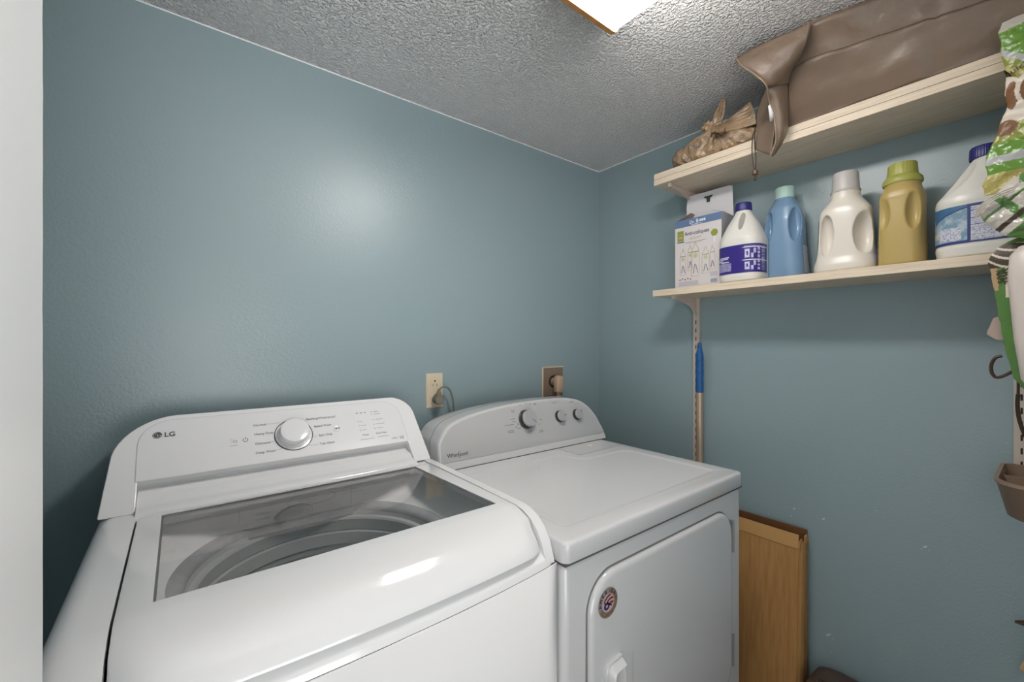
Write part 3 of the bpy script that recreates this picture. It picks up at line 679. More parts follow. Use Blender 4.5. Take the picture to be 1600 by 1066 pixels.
    # scuffs on the top panel
    for x, y, a, ln in ((.8530, .9620, 1.1, .010), (.8460, .9500, 1.3, .007), (1.072, .890, .3, .004), (1.080, .883, .2, .003), (1.182, .748, .3, .003)):
        u = Vector((math.cos(a), math.sin(a), 0)); v = Vector((-u.y, u.x, 0)); p = Vector((x, y, .9168)); sc_ = MB(); sc_.poly([p - u * ln, p + v * .0006, p + u * ln, p - v * .0006]); sc_.build('scuff_mark', M_gr, top, smooth=False)
dryer()

# ================================================================== OUTLETS, PLUGS
def rplate(name, x0, x1, z0, z1, m, parent, th=.005):
    o = rrect(x0, x1, z0, z1, .003, 3); b = MB(); i = rrect(x0 + .003, x1 - .003, z0 + .003, z1 - .003, .002, 3)
    b.loft([[(x, DA, z) for x, z in o], [(x, DA - th * .5, z) for x, z in o], [(x, DA - th, z) for x, z in i]]); return b.build(name, m, parent, ang=30)
def outlets():
    t = thing('wall_outlet', 'ivory duplex wall outlet behind the gap between washer and dryer', 'outlet', (.706, DA, 1.126))
    p = rplate('cover_plate', .674, .739, 1.0655, 1.187, M_ivory, t)
    for zc in (1.153, 1.103):
        r = MB(); r.prism([(.7065 + a, DA - .005, zc + b) for a, b in [(.017 * math.cos(q), max(-.0135, min(.0135, .0175 * math.sin(q)))) for q in [2 * PI * j / 32 for j in range(32)]]], (0, -.0015, 0)); rc = r.build('receptacle', M_ivory, t)
        s = MB(); s.box((.6985, DA - .0072, zc - .0100), (.7000, DA - .0060, zc - .002)); s.box((.7125, DA - .0072, zc - .0110), (.7140, DA - .0060, zc - .002)); s.lathe([(.0032, 0), (.0032, .001)], (.7065, DA - .0062, zc + .0075), 14, (0, -1, 0)); s.build('slots', M_slot, rc, smooth=False)
    s = MB(); s.lathe([(.0030, 0), (.0024, .0012)], (.7065, DA - .005, 1.1765), 14, (0, -1, 0)); s.build('screw', M_ivory, t)
    g = thing('washer_plug', 'dark grey round plug and cord in the ivory wall outlet', 'plug', (.706, DA - .01, 1.103))
    b = MB(); b.lathe([(.0165, 0), (.0170, .004), (.0170, .013), (.0150, .0165), (.0135, .0165), (.0130, .0150), (.009, .0150)], (.7130, DA - .0240, 1.0960), 32, (-.25, -1, 0.1)); pb = b.build('plug_body', M_plugg, g)
    b = MB(); b.tube([(.7080, DA - .008, 1.096), (.711, DA - .026, 1.097)], [.0150, .0165], 24); b.build('plug_base', M_plugg, g)
    b = MB(); b.tube([(.7110, DA - .024, 1.108), (.7120, DA - .024, 1.122), (.7145, DA - .024, 1.133)], [.0100, .0070, .0042], 12); b.build('strain_relief', M_plugg, g)
    pts = bez([(.7130, DA - .024, 1.128), (.7200, DA - .026, 1.1365), (.7330, DA - .028, 1.1400), (.7480, DA - .03, 1.1330), (.7590, DA - .03, 1.1150), (.7660, DA - .03, 1.086), (.7680, DA - .03, 1.05), (.768, DA - .03, .95), (.768, DA - .035, .80)], 8)
    b = MB(); b.tube(pts, .0031, 10); b.build('cord', M_plugg, g)
    t = thing('wall_outlet', 'brown dryer outlet behind the right end of the silver console', 'outlet', (1.265, DA, 1.12))
    x0, x1 = 1.2200, 1.3380
    rplate('cover_plate', x0, x1, 1.064, 1.1875, M_brownplate, t, .006)
    m_ = MB()     # cream paint line around the plate
    m_.prism([(x0 - .0045, DA - .0003, 1.0600), (x0 + .004, DA - .0003, 1.0600), (x0 + .004, DA - .0003, 1.1915), (x0 - .0045, DA - .0003, 1.1915)], (0, -.0035, 0)); m_.prism([(x0, DA - .0003, 1.1860), (x1 + .002, DA - .0003, 1.1860), (x1 + .002, DA - .0003, 1.1915), (x0, DA - .0003, 1.1915)], (0, -.0035, 0)); m_.build('plate_edge', M_ivory, t, smooth=False)
    r = MB(); r.lathe([(.0270, 0), (.0270, .002), (.026, .003)], (1.2780, DA - .006, 1.127), 32, (0, -1, 0)); r.build('receptacle', M_slot, t)
    g = thing('dryer_plug', 'beige right-angle plug and cord in the brown dryer outlet', 'plug', (1.275, DA - .01, 1.12))
    b = MB(); b.tube([(1.276, DA - .010, 1.127), (1.274, DA - .034, 1.127)], [.0170, .0180], 24); b.build('plug_base', M_plugb, g)
    b = MB(); rings = []
    for z, a, c_ in ((1.0850, .0190, .015), (1.0885, .0200, .016), (1.110, .0205, .017), (1.1350, .0205, .017), (1.1470, .0185, .016), (1.1530, .0130, .012), (1.1550, .0050, .005)): rings.append(sell(1.274, DA - .042, z, a, c_, 3, 32))
    b.loft(rings); b.build('plug_body', M_plugb, g)
    for dx in (-.0045, .0045):
        b = MB(); b.tube(bez([(1.274 + dx, DA - .042, 1.088), (1.274 + dx, DA - .042, 1.03), (1.274 + dx, DA - .040, .92), (1.274 + dx, DA - .04, .75)], 4), .0048, 10); b.build('cord', M_plugb, g)
outlets()

# ================================================================== SHELVES
UF, UB, UT = 1.3680, 1.868, 1.9100   # upper shelf: front x, underside z, top z
LF, LB, LT = 1.3910, 1.4660, 1.4890
def shelves():
    a = MB(); a.box((UF, -.4295, UB), (DB - .0005, .908, UB + .0200)); o = a.build('shelf_board', M_wood, bevel=.0010, smooth=False); tag(o, 'lower of the two stacked pale boards forming the top wall shelf', 'shelf')
    a = MB(); a.box((UF + .0008, -.4295, UB + .0212), (DB - .0005, .908, UT)); o = a.build('shelf_board', M_wood, bevel=.0010, smooth=False); tag(o, 'upper of the two stacked pale boards, right under the brown bags', 'shelf')
    a = MB(); a.box((LF, -.4295, LB), (DB - .0005, .928, LT)); o = a.build('shelf_board', M_wood, bevel=.0010, smooth=False); tag(o, 'pale wood-look shelf board carrying the bottles and the carton', 'shelf')
    def standard(y, z0, z1, label):
        t = thing('shelf_standard', label, 'shelf standard', (DB, y, (z0 + z1) / 2), 'slotted shelf standards on the right wall')
        b = MB(); b.prism([(DB - .0005, y - .0125, z0), (DB - .0125, y - .0125, z0), (DB - .0125, y + .0125, z0), (DB - .0005, y + .0125, z0)], (0, 0, z1 - z0)); r = b.build('rail', M_brk, t, smooth=False, bevel=.0015)
        s = MB(); z = z0 + .030
        while z < z1 - .02:
            s.box((DB - .0129, y - .0018, z), (DB - .0122, y + .0018, z + .0150)); z += .0318
        s.build('slots', M_slot, r, smooth=False)
        s = MB(); s.lathe([(.0045, 0), (.0040, .0014), (.0015, .0018)], (DB - .0125, y, z0 + .014), 14, (-1, 0, 0)); s.build('screw', M_hinge, t)
    standard(.8570, .70, UB, 'cream slotted shelf rail behind the blue-handled pole'); standard(.0510, .905, UB, 'cream slotted shelf rail behind the tan bin at the right edge')
    def bracket(y, zt, ln, label, ht=.075):
        b = MB(); x1 = DB - .0128; x0 = x1 - ln; pr = [(x0, zt), (x1, zt), (x1, zt - ht)]
        pts = [(x1 - .004, zt - ht), (x1 - .010, zt - ht * .72), (x1 - .026, zt - ht * .50), (x1 - .050, zt - ht * .37), (x1 - .09, zt - ht * .27), (x1 - .13, zt - ht * .20), (x0 + .002, zt - ht * .14)]
        prof = pr + pts; b.prism([(x, y - .0012, z) for x, z in prof], (0, .0024, 0))
        b.prism([(x0, y - .006, zt), (x0 + .006, y - .006, zt - .010), (x0 + .010, y - .006, zt - .010), (x0 + .006, y - .006, zt)], (0, .012, 0))
        # flange along the curved lower edge
        fl = bez([(x, y, z) for x, z in pts], 4); b.grid([[p + Vector((0, -.0045, 0)) for p in fl], [p + Vector((0, .0045, 0)) for p in fl]])
        o = b.build('shelf_bracket', M_brk, None, smooth=False); tag(o, label, 'bracket', 'cream metal shelf brackets')
        return o
    bracket(.857, UB - .0003, .185, 'cream metal bracket under the left end of the top shelf', .085)
    bracket(.857, LB - .0003, .160, 'cream metal bracket under the left end of the bottle shelf', .080)
    bracket(.051, UB - .0003, .185, 'cream metal bracket under the top shelf, hidden by the hanging bags', .085)
    bracket(.051, LB - .0003, .160, 'cream metal bracket under the bottle shelf at the right edge', .080)
shelves()

# ================================================================== ITEMS ON THE LOWER SHELF
def carton():
    t = thing('baby_bottle_carton', 'white baby bottle carton with an open top flap, left end of the shelf', 'box', (1.44, .76, LT))
    X0, X1, Y0, Y1, Z0, Z1 = 1.440, 1.528, .6960, .8660, LT + .0003, 1.7385
    b = MB(); b.add([(X0, Y0, Z0), (X1, Y0, Z0), (X1, Y1, Z0), (X0, Y1, Z0), (X0, Y0, Z1), (X1, Y0, Z1), (X1, Y1, Z1), (X0, Y1, Z1)], [(0, 3, 2, 1), (0, 4, 7, 3), (2, 3, 7, 6), (1, 2, 6, 5)], 0)
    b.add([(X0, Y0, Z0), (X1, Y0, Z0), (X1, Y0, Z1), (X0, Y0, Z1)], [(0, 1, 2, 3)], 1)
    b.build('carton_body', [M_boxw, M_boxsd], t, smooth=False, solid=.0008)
    f = MB()   # hang-tab flap rising from the back edge
    fl = [(X1 - .002, Y0 - .001, Z1), (X1 - .002, Y1, Z1), (X1 - .004, Y1 + .004, Z1 + .064), (X1 - .005, Y1 - .002, Z1 + .110), (X1 - .005, Y0 + .012, Z1 + .110), (X1 - .005, Y0 + .002, Z1 + .105)]
    f.poly(fl, 0); f.build('top_flap', M_boxin, t, smooth=False, solid=.0008)
    h = MB(); ym = (Y0 + Y1) / 2 + .002; h.poly([(X1 - .0068, ym + .017, Z1 + .093), (X1 - .0068, ym - .017, Z1 + .093), (X1 - .0066, ym - .013, Z1 + .087), (X1 - .0064, ym - .006, Z1 + .084), (X1 - .0062, ym - .006, Z1 + .070), (X1 - .0062, ym + .007, Z1 + .070), (X1 - .0064, ym + .007, Z1 + .084), (X1 - .0066, ym + .013, Z1 + .087)]); h.build('hang_slot', mat('hang slot dark', (.035, .05, .05), .8), t, smooth=False)
    s = MB(); s.poly([(X0, Y1 - .0005, Z1), (X1, Y1 - .0005, Z1), (X1 - .004, Y1 - .030, Z1 + .036), (X0 + .05, Y1 - .034, Z1 + .036)], 0); s.build('side_flap', mat('kraft side flap', (.42, .35, .31), .6), t, smooth=False, solid=.0008)
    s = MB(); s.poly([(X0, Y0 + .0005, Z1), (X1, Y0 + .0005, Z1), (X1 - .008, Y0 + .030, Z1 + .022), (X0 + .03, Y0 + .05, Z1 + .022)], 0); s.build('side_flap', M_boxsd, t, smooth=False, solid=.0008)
    p = MB(); x = X0 - .0006; W = Y1 - Y0; H = Z1 - Z0
    U = Vector((0, -1, 0)); V = Vector((0, 0, 1))
    def at(a, c, e=0): return Vector((x - e, Y1 - a * W, Z0 + c * H))
    def rect(a0, a1, c0, c1, k, e=0): p.add([at(a0, c0, e), at(a1, c0, e), at(a1, c1, e), at(a0, c1, e)], [(0, 1, 2, 3)], k)
    rect(0, 1, .895, 1, 0)                      # blue band
    put_text(p, 'Dr.', at(.33, .925, .0003), U, V, .0145, 1, bold=.0004); put_text(p, 'B', at(.47, .925, .0003), U, V, .0180, 1, bold=.0005); 
    for k in range(3): rect(.55 + .045 * k, .585 + .045 * k, .93, .965, 1, .0003)
    rect(.36, .60, .905, .912, 1, .0003)
    put_text(p, 'Anti-coliques', at(.22, .765, .0003), U, V, .0195, 4, wx=.87, bold=.0003)
    put_text(p, 'options+', at(.33, .700, .0003), U, V, .0130, 3, wx=.95)
    rect(.22, .68, .660, .664, 4, .0002); rect(.28, .62, .640, .643, 3, .0002)
    rect(.055, .20, .70, .845, 2, .0002); rect(.075, .18, .79, .80, 3, .0003); rect(.075, .18, .735, .765, 3, .0003); rect(.05, .21, .675, .690, 4, .0002)
    # five drawn baby bottles: outline + lime scale
    def bottle(a, c, w_, h_, lime=True):
        def tube2(pts, r=.0005): p.tube([at(aa, cc, .0004) for aa, cc in pts], r, 4, k=3)
        tube2([(a - w_, c), (a - w_, c + h_ * .62), (a - w_ * .9, c + h_ * .72), (a + w_ * .9, c + h_ * .72), (a + w_, c + h_ * .62), (a + w_, c), (a - w_, c)])
        tube2([(a - w_ * .9, c + h_ * .72), (a - w_ * .8, c + h_ * .82), (a - w_ * .3, c + h_ * .88), (a - w_ * .15, c + h_), (a + w_ * .15, c + h_), (a + w_ * .3, c + h_ * .88), (a + w_ * .8, c + h_ * .82), (a + w_ * .9, c + h_ * .72)])
        rect(a - w_ * .9, a + w_ * .9, c + h_ * .70, c + h_ * .725, 2, .0005)
        if lime:
            p.poly([at(a + w_ * .55 * math.cos(q), c + h_ * .60 + h_ * .07 * math.sin(q), .0004) for q in [2 * PI * j / 12 for j in range(12)]], 5)
        for s_ in (-1, 1): p.add([at(a - w_ * .1 + s_ * w_ * .1, c + h_ * .35, .0005), at(a + s_ * w_ * .6, c + h_ * .08, .0005), at(a + s_ * w_ * .6 + .012, c + h_ * .08, .0005), at(a - w_ * .1 + s_ * w_ * .1 + .012, c + h_ * .35, .0005)], [(0, 1, 2, 3)], 4)
    bottle(.185, .20, .065, .38); bottle(.345, .26, .05, .36); bottle(.46, .17, .085, .48); bottle(.68, .19, .075, .37); bottle(.82, .24, .05, .32, False)
    p.poly([at(.86 + .07 * math.cos(q), .735 + .048 * math.sin(q), .0004) for q in [2 * PI * j / 20 for j in range(20)]], 2)
    rect(.845, .875, .60, .70, 1, .0003); rect(.77, .92, .14, .20, 6, .0002); rect(.09, .52, .045, .105, 6, .0002); rect(.78, .92, .05, .105, 6, .0002)
    for k in range(3): rect(.79, .91, .058 + .016 * k, .066 + .016 * k, 0, .0003)
    for k in range(5): rect(.10 + .06 * k, .13 + .06 * k, .125 + .012 * (k % 2), .14 + .012 * (k % 2), 7, .0003)
    p.build('front_print', [M_boxbl, mat('carton white ink', (.75, .75, .78), .5), M_lime, M_tan, mat('carton ink', (.07, .08, .13), .5), mat('pale lime ink', (.50, .52, .30), .5), mat('pale lilac ink', (.50, .48, .54), .5), M_red], t, smooth=False)
carton()

def label_patch(name, rings, a0, a1, mats, parent, paint, nz=24, na=48, off=.0010):
    """rings: function z-> list ring pts ; angle fraction a0..a1 of ring index; paint(u,v)->material index"""
    z0, z1 = rings[0], rings[1]; fn = rings[2]; mb = MB(); rows = []
    for i in range(nz + 1):
        z = z0 + (z1 - z0) * i / nz; row = []
        for j in range(na + 1): row.append(fn(a0 + (a1 - a0) * j / na, z, off))
        rows.append(row)
    n = na + 1; vs = [p for r in rows for p in r]; mb.v = [tuple(p) for p in vs]
    for i in range(nz):
        for j in range(na):
            mb.f.append([i * n + j, i * n + j + 1, (i + 1) * n + j + 1, (i + 1) * n + j]); mb.m.append(paint((j + .5) / na, (i + .5) / nz))
    return mb.build(name, mats, parent)
def profile_fn(cx, cy, keys, p=2.6, rot=0):
    """keys: (z, a, b [,p]) -> ring function by interpolation"""
    def ab(z):
        if z <= keys[0][0]: k = keys[0]; return k[1], k[2], (k[3] if len(k) > 3 else p)
        for k0, k1 in zip(keys, keys[1:]):
            if z <= k1[0]:
                f = (z - k0[0]) / (k1[0] - k0[0]); g = lambda i: k0[i] + (k1[i] - k0[i]) * f
                p0 = k0[3] if len(k0) > 3 else p; p1 = k1[3] if len(k1) > 3 else p
                return g(1), g(2), p0 + (p1 - p0) * f
        k = keys[-1]; return k[1], k[2], (k[3] if len(k) > 3 else p)
    def pt(ang, z, off=0):
        a, b, pp = ab(z); c, s = math.cos(ang), math.sin(ang)
        x = (a + off) * math.copysign(abs(c) ** (2 / pp), c); y = (b + off) * math.copysign(abs(s) ** (2 / pp), s)
        return Vector((cx + x * math.cos(rot) - y * math.sin(rot), cy + x * math.sin(rot) + y * math.cos(rot), z))
    def solid(name, m, n=64):
        mb = MB(); mb.loft([[pt(2 * PI * j / n, k[0]) for j in range(n)] for k in keys]); return mb.build(name, m)
    return pt, solid
def ell(c, r, name='cut', rot=None, n=24):
    mb = MB(); rings = []
    for i in range(1, n): 
        a = PI * i / n; rings.append([Vector((r[0] * math.sin(a) * math.cos(2 * PI * j / n), r[1] * math.sin(a) * math.sin(2 * PI * j / n), -r[2] * math.cos(a))) for j in range(n)])
    mb.loft(rings)
    Rm = Matrix.Rotation(rot[0], 3, 'X') @ Matrix.Rotation(rot[1], 3, 'Y') if rot else Matrix.Identity(3)
    mb.v = [tuple(Rm @ Vector(v) + Vector(c)) for v in mb.v]
    return mb.build(name, M_white)
def ribcap(name, c, r0, r1, z0, z1, m, parent, ribs=36, dep=.0006, top=.7):
    mb = MB(); n = ribs * 4
    def ring(r, z, d): return [Vector((c[0] + (r + (d if (j // 2) % 2 else 0)) * math.cos(2 * PI * j / n), c[1] + (r + (d if (j // 2) % 2 else 0)) * math.sin(2 * PI * j / n), z)) for j in range(n)]
    mb.loft([ring(r0, z0, 0), ring(r0, z0 + .002, dep), ring(r1, z1 - .003, dep), ring(r1 * .95, z1, 0), ring(r1 * top, z1, 0)]); return mb.build(name, m, parent)
zb = LT + .0005
def reparent(o, t): fin(o, t, False)

def bleach_jug_a():
    cx, cy = 1.454, .6310
    t = thing('bleach_jug', 'white bleach jug with a purple label and navy cap, beside the carton', 'jug', (cx, cy, LT))
    K = [(zb, .053, .060), (zb + .004, .058, .0640), (zb + .018, .0605, .0665), (zb + .022, .0598, .0658), (zb + .118, .0598, .0658), (zb + .124, .0605, .0665), (zb + .138, .0600, .0655), (zb + .150, .056, .061), (zb + .190, .041, .046, 2.3), (zb + .222, .027, .027, 2), (zb + .236, .0215, .0215, 2)]
    pt, solid = profile_fn(cx, cy, K, 2.9); o = solid('jug_body', M_milk)
    # hand hole through the cone and shallow facets left and right of it
    c1 = ell((cx - .030, cy - .010, zb + .192), (.030, .0085, .034)); c2 = ell((cx - .052, cy + .052, zb + .190), (.030, .030, .05), rot=(.25, 0))
    boolean(o, [c1]); bpy.data.objects.remove(c2); remesh(o, .0022, 3); reparent(o, t)
    def paint(u, v):
        if v > .94 or v < .03: return 0
        u = u * .33 / .50 if u < .50 else .33 + (u - .50) * .67 / .50
        if u < .33:
            if .10 < v < .40 and .03 < u < .27 : return 1 if (int(v * 60) % 2 == 0) else 0
            if (.46 < v < .50 and .05 < u < .18) or (.54 < v < .57 and .05 < u < .24) or (.42 < v < .45 and .13 < u < .25) or (.58 < v < .61 and .12 < u < .25): return 2
            return 0
        if .34 < u < .36: return 0
        if abs(v - .44) < .018 or abs(v - .88) < .014: return 2
        uu = (u - .36) / .62
        cell = int(uu * 4); fu = uu * 4 - cell
        if fu < .08 or fu > .94: return 0
        if v > .90: return 1 if (int(u * 120) % 2) else 0
        vv = (v - .46) / .40 if v > .46 else (v - .05) / .36
        if cell in (0,): return 1 if (abs(fu - .5) < .36 and .15 < vv < .9 and not (abs(fu - .5) < .14 and .35 < vv < .7)) else 0
        if cell == 1: return 1 if (int(vv * 2.01) + int(fu * 2)) % 2 == 0 and .1 < vv < .95 else 0
        if cell == 2: return 1 if .25 < fu < .75 and (int(vv * 9) % 3) else 0
        return 1 if (int(vv * 14) % 2) and fu < .8 else 0
    label_patch('wrap_label', (zb + .026, zb + .115, pt), 1.52 * PI, .60 * PI, [M_purp, M_lbl, mat('label white line', (.62, .60, .68), .4)], t, lambda u, v: paint(1 - u, v), 60, 150, .0012)
    ribcap('cap', (cx, cy), .0245, .0235, zb + .234, zb + .260, M_bluec, t)
bleach_jug_a()

def softener():
    cx, cy = 1.5270, .5355
    t = thing('softener_bottle', 'translucent blue softener bottle with a mint cap, between two white jugs', 'bottle', (cx, cy, LT))
    K = [(zb, .045, .0590), (zb + .005, .048, .0630), (zb + .03, .0485, .0625), (zb + .085, .0470, .0580), (zb + .14, .0450, .0550), (zb + .195, .0430, .0530), (zb + .232, .037, .0445), (zb + .253, .030, .0310), (zb + .265, .0250, .0265)]
    pt, solid = profile_fn(cx, cy, K, 2.5); o = solid('bottle_body', M_sftb)
    boolean(o, [ell((cx - .036, cy - .040, zb + .176), (.030, .0165, .056)), ell((cx - .036, cy + .036, zb + .178), (.026, .015, .048))])
    remesh(o, .0022, 5); reparent(o, t)
    def side(u, v): return 1 if (int(v * 12) % 3 == 0 and v > .5 and u > .6) else 0
    label_patch('side_label', (zb + .020, zb + .105, pt), 1.40 * PI, 1.62 * PI, [mat('label silver', (.50, .52, .56), .35), M_red], t, side, 16, 12, .0012)
    label_patch('side_label', (zb + .025, zb + .125, pt), .42 * PI, .66 * PI, [mat('label silver', (.50, .52, .56), .35), M_lblsky], t, side, 16, 12, .0012)
    ribcap('cap', (cx, cy), .0270, .0262, zb + .259, zb + .300, M_mint, t, 30, .0004, .6)
    MB().lathe([(.0276, zb + .259), (.0283, zb + .262), (.0270, zb + .265)], (cx, cy, 0), 40).build('collar', M_sftb, t)
softener()

def detergent_white():
    cx, cy = 1.462, .3620
    t = thing('detergent_bottle', 'off-white detergent bottle with a wide grey-white cap, mid shelf', 'bottle', (cx, cy, LT))
    K = [(zb, .050, .0660), (zb + .004, .054, .0710), (zb + .020, .0545, .0715), (zb + .040, .0500, .0660), (zb + .070, .0480, .0625), (zb + .120, .0470, .0600), (zb + .150, .0460, .0590), (zb + .165, .0450, .0585), (zb + .176, .0430, .0550), (zb + .195, .0360, .0420, 2.2), (zb + .204, .0335, .0350, 2), (zb + .207, .0330, .0340, 2), (zb + .226, .0325, .0325, 2)]
    pt, solid = profile_fn(cx, cy, K, 2.7); o = solid('bottle_body', M_det)
    a = ell((cx - .040, cy + .034, zb + .102), (.030, .0190, .058)); b = ell((cx - .036, cy - .050, zb + .100), (.034, .0240, .056))
    boolean(o, [a, b]); remesh(o, .0022, 5); reparent(o, t)
    label_patch('side_label', (zb + .040, zb + .150, pt), .40 * PI, .62 * PI, [mat('lilac label', (.30, .28, .42), .4), M_lblnavy], t, lambda u, v: 1 if (.1 < v < .2 and .2 < u < .8) else 0, 16, 12, .0010)
    mb = MB(); mb.lathe([(.0340, zb + .222), (.0345, zb + .226), (.0318, zb + .228), (.0290, zb + .272), (.0270, zb + .277), (.020, zb + .279)], (cx, cy, 0), 56); mb.build('cap', M_detcap, t)
detergent_white()

def detergent_yellow():
    cx, cy = 1.458, .2430
    t = thing('detergent_bottle', 'mustard yellow detergent bottle with an olive-yellow cap', 'bottle', (cx, cy, LT))
    K = [(zb, .0480, .0425), (zb + .004, .0510, .0455), (zb + .06, .0510, .0445), (zb + .120, .0500, .0430), (zb + .165, .0490, .0430), (zb + .172, .0495, .0435), (zb + .185, .0470, .0405), (zb + .198, .0420, .0365, 2.2), (zb + .206, .0375, .0355, 2), (zb + .212, .0370, .0350, 2)]
    pt, solid = profile_fn(cx, cy, K, 3.2); o = solid('bottle_body', M_yel)
    # two upright hand grips with the bridge between them
    boolean(o, [ell((cx - .055, cy + .031, zb + .132), (.024, .0155, .044)), ell((cx - .055, cy - .029, zb + .132), (.026, .0165, .050))])
    remesh(o, .0022, 4); reparent(o, t)
    label_patch('side_label', (zb + .018, zb + .065, pt), .45 * PI, .66 * PI, [M_lblnavy, M_lblw], t, lambda u, v: 1 if int(v * 6) % 2 else 0, 12, 10, .0010)
    MB().lathe([(.0385, zb + .209), (.0400, zb + .213), (.0385, zb + .222), (.0330, zb + .229), (.030, zb + .231)], (cx, cy, 0), 56).build('collar', M_yelc, t)
    ribcap('cap', (cx, cy), .0300, .0280, zb + .229, zb + .262, M_yelc, t, 26, .0005, .6)
detergent_yellow()

def bleach_jug_b():
    cx, cy = 1.466, .0950
    t = thing('bleach_jug', 'white bleach jug with a sky-blue label, partly behind the hanging bags', 'jug', (cx, cy, LT))
    K = [(zb, .054, .0800), (zb + .004, .060, .0850), (zb + .024, .0620, .0880), (zb + .028, .0612, .0868), (zb + .122, .0612, .0868), (zb + .128, .0620, .0880), (zb + .140, .0610, .0860), (zb + .160, .055, .072), (zb + .200, .040, .046, 2.3), (zb + .222, .030, .031, 2), (zb + .232, .0255, .0260, 2)]
    pt, solid = profile_fn(cx, cy, K, 3.0); o = solid('jug_body', M_milk)
    boolean(o, [ell((cx - .040, cy + .055, zb + .200), (.034, .030, .060), rot=(.55, 0)), ell((cx - .030, cy - .024, zb + .190), (.030, .012, .034))]); remesh(o, .0024, 3); reparent(o, t)
    def paint(u, v):
        e = v - (.30 + .62 * math.sqrt(max(0, u / .44)))      # rising navy arc
        if u < .44:
            if v < .07: return 3
            if u < .07 and .62 + .1 > v > .46 + .03: return 4 if v > .53 and u < .05 else 2
            if e > .03: return 0
            if e > -.01: return 3
            if .18 < u < .40 and .10 < v < .45: return 2
            if u < .16 and .22 < v < .36: return 5
            return 1
        if v > .93 or v < .05: return 3
        if .45 > u: return 3
        row = int(v * 16)
        if row in (2, 4) : return 3 if u > .62 + .08 * (row == 4) else 2
        return 2 if (v * 16 - row) > .22 else (3 if row in (7, 10, 13) else 6)
    label_patch('wrap_label', (zb + .032, zb + .119, pt), 1.45 * PI, .54 * PI, [M_lblb, M_lblsky, M_lblw, M_lblnavy, M_red, mat('cream oval', (.52, .50, .40), .4), mat('label grey line', (.36, .38, .46), .4)], t, lambda u, v: paint(1 - u, v), 70, 110, .0012)
    ribcap('cap', (cx, cy + .006), .0262, .0252, zb + .230, zb + .258, M_bluec, t, 40)
bleach_jug_b()

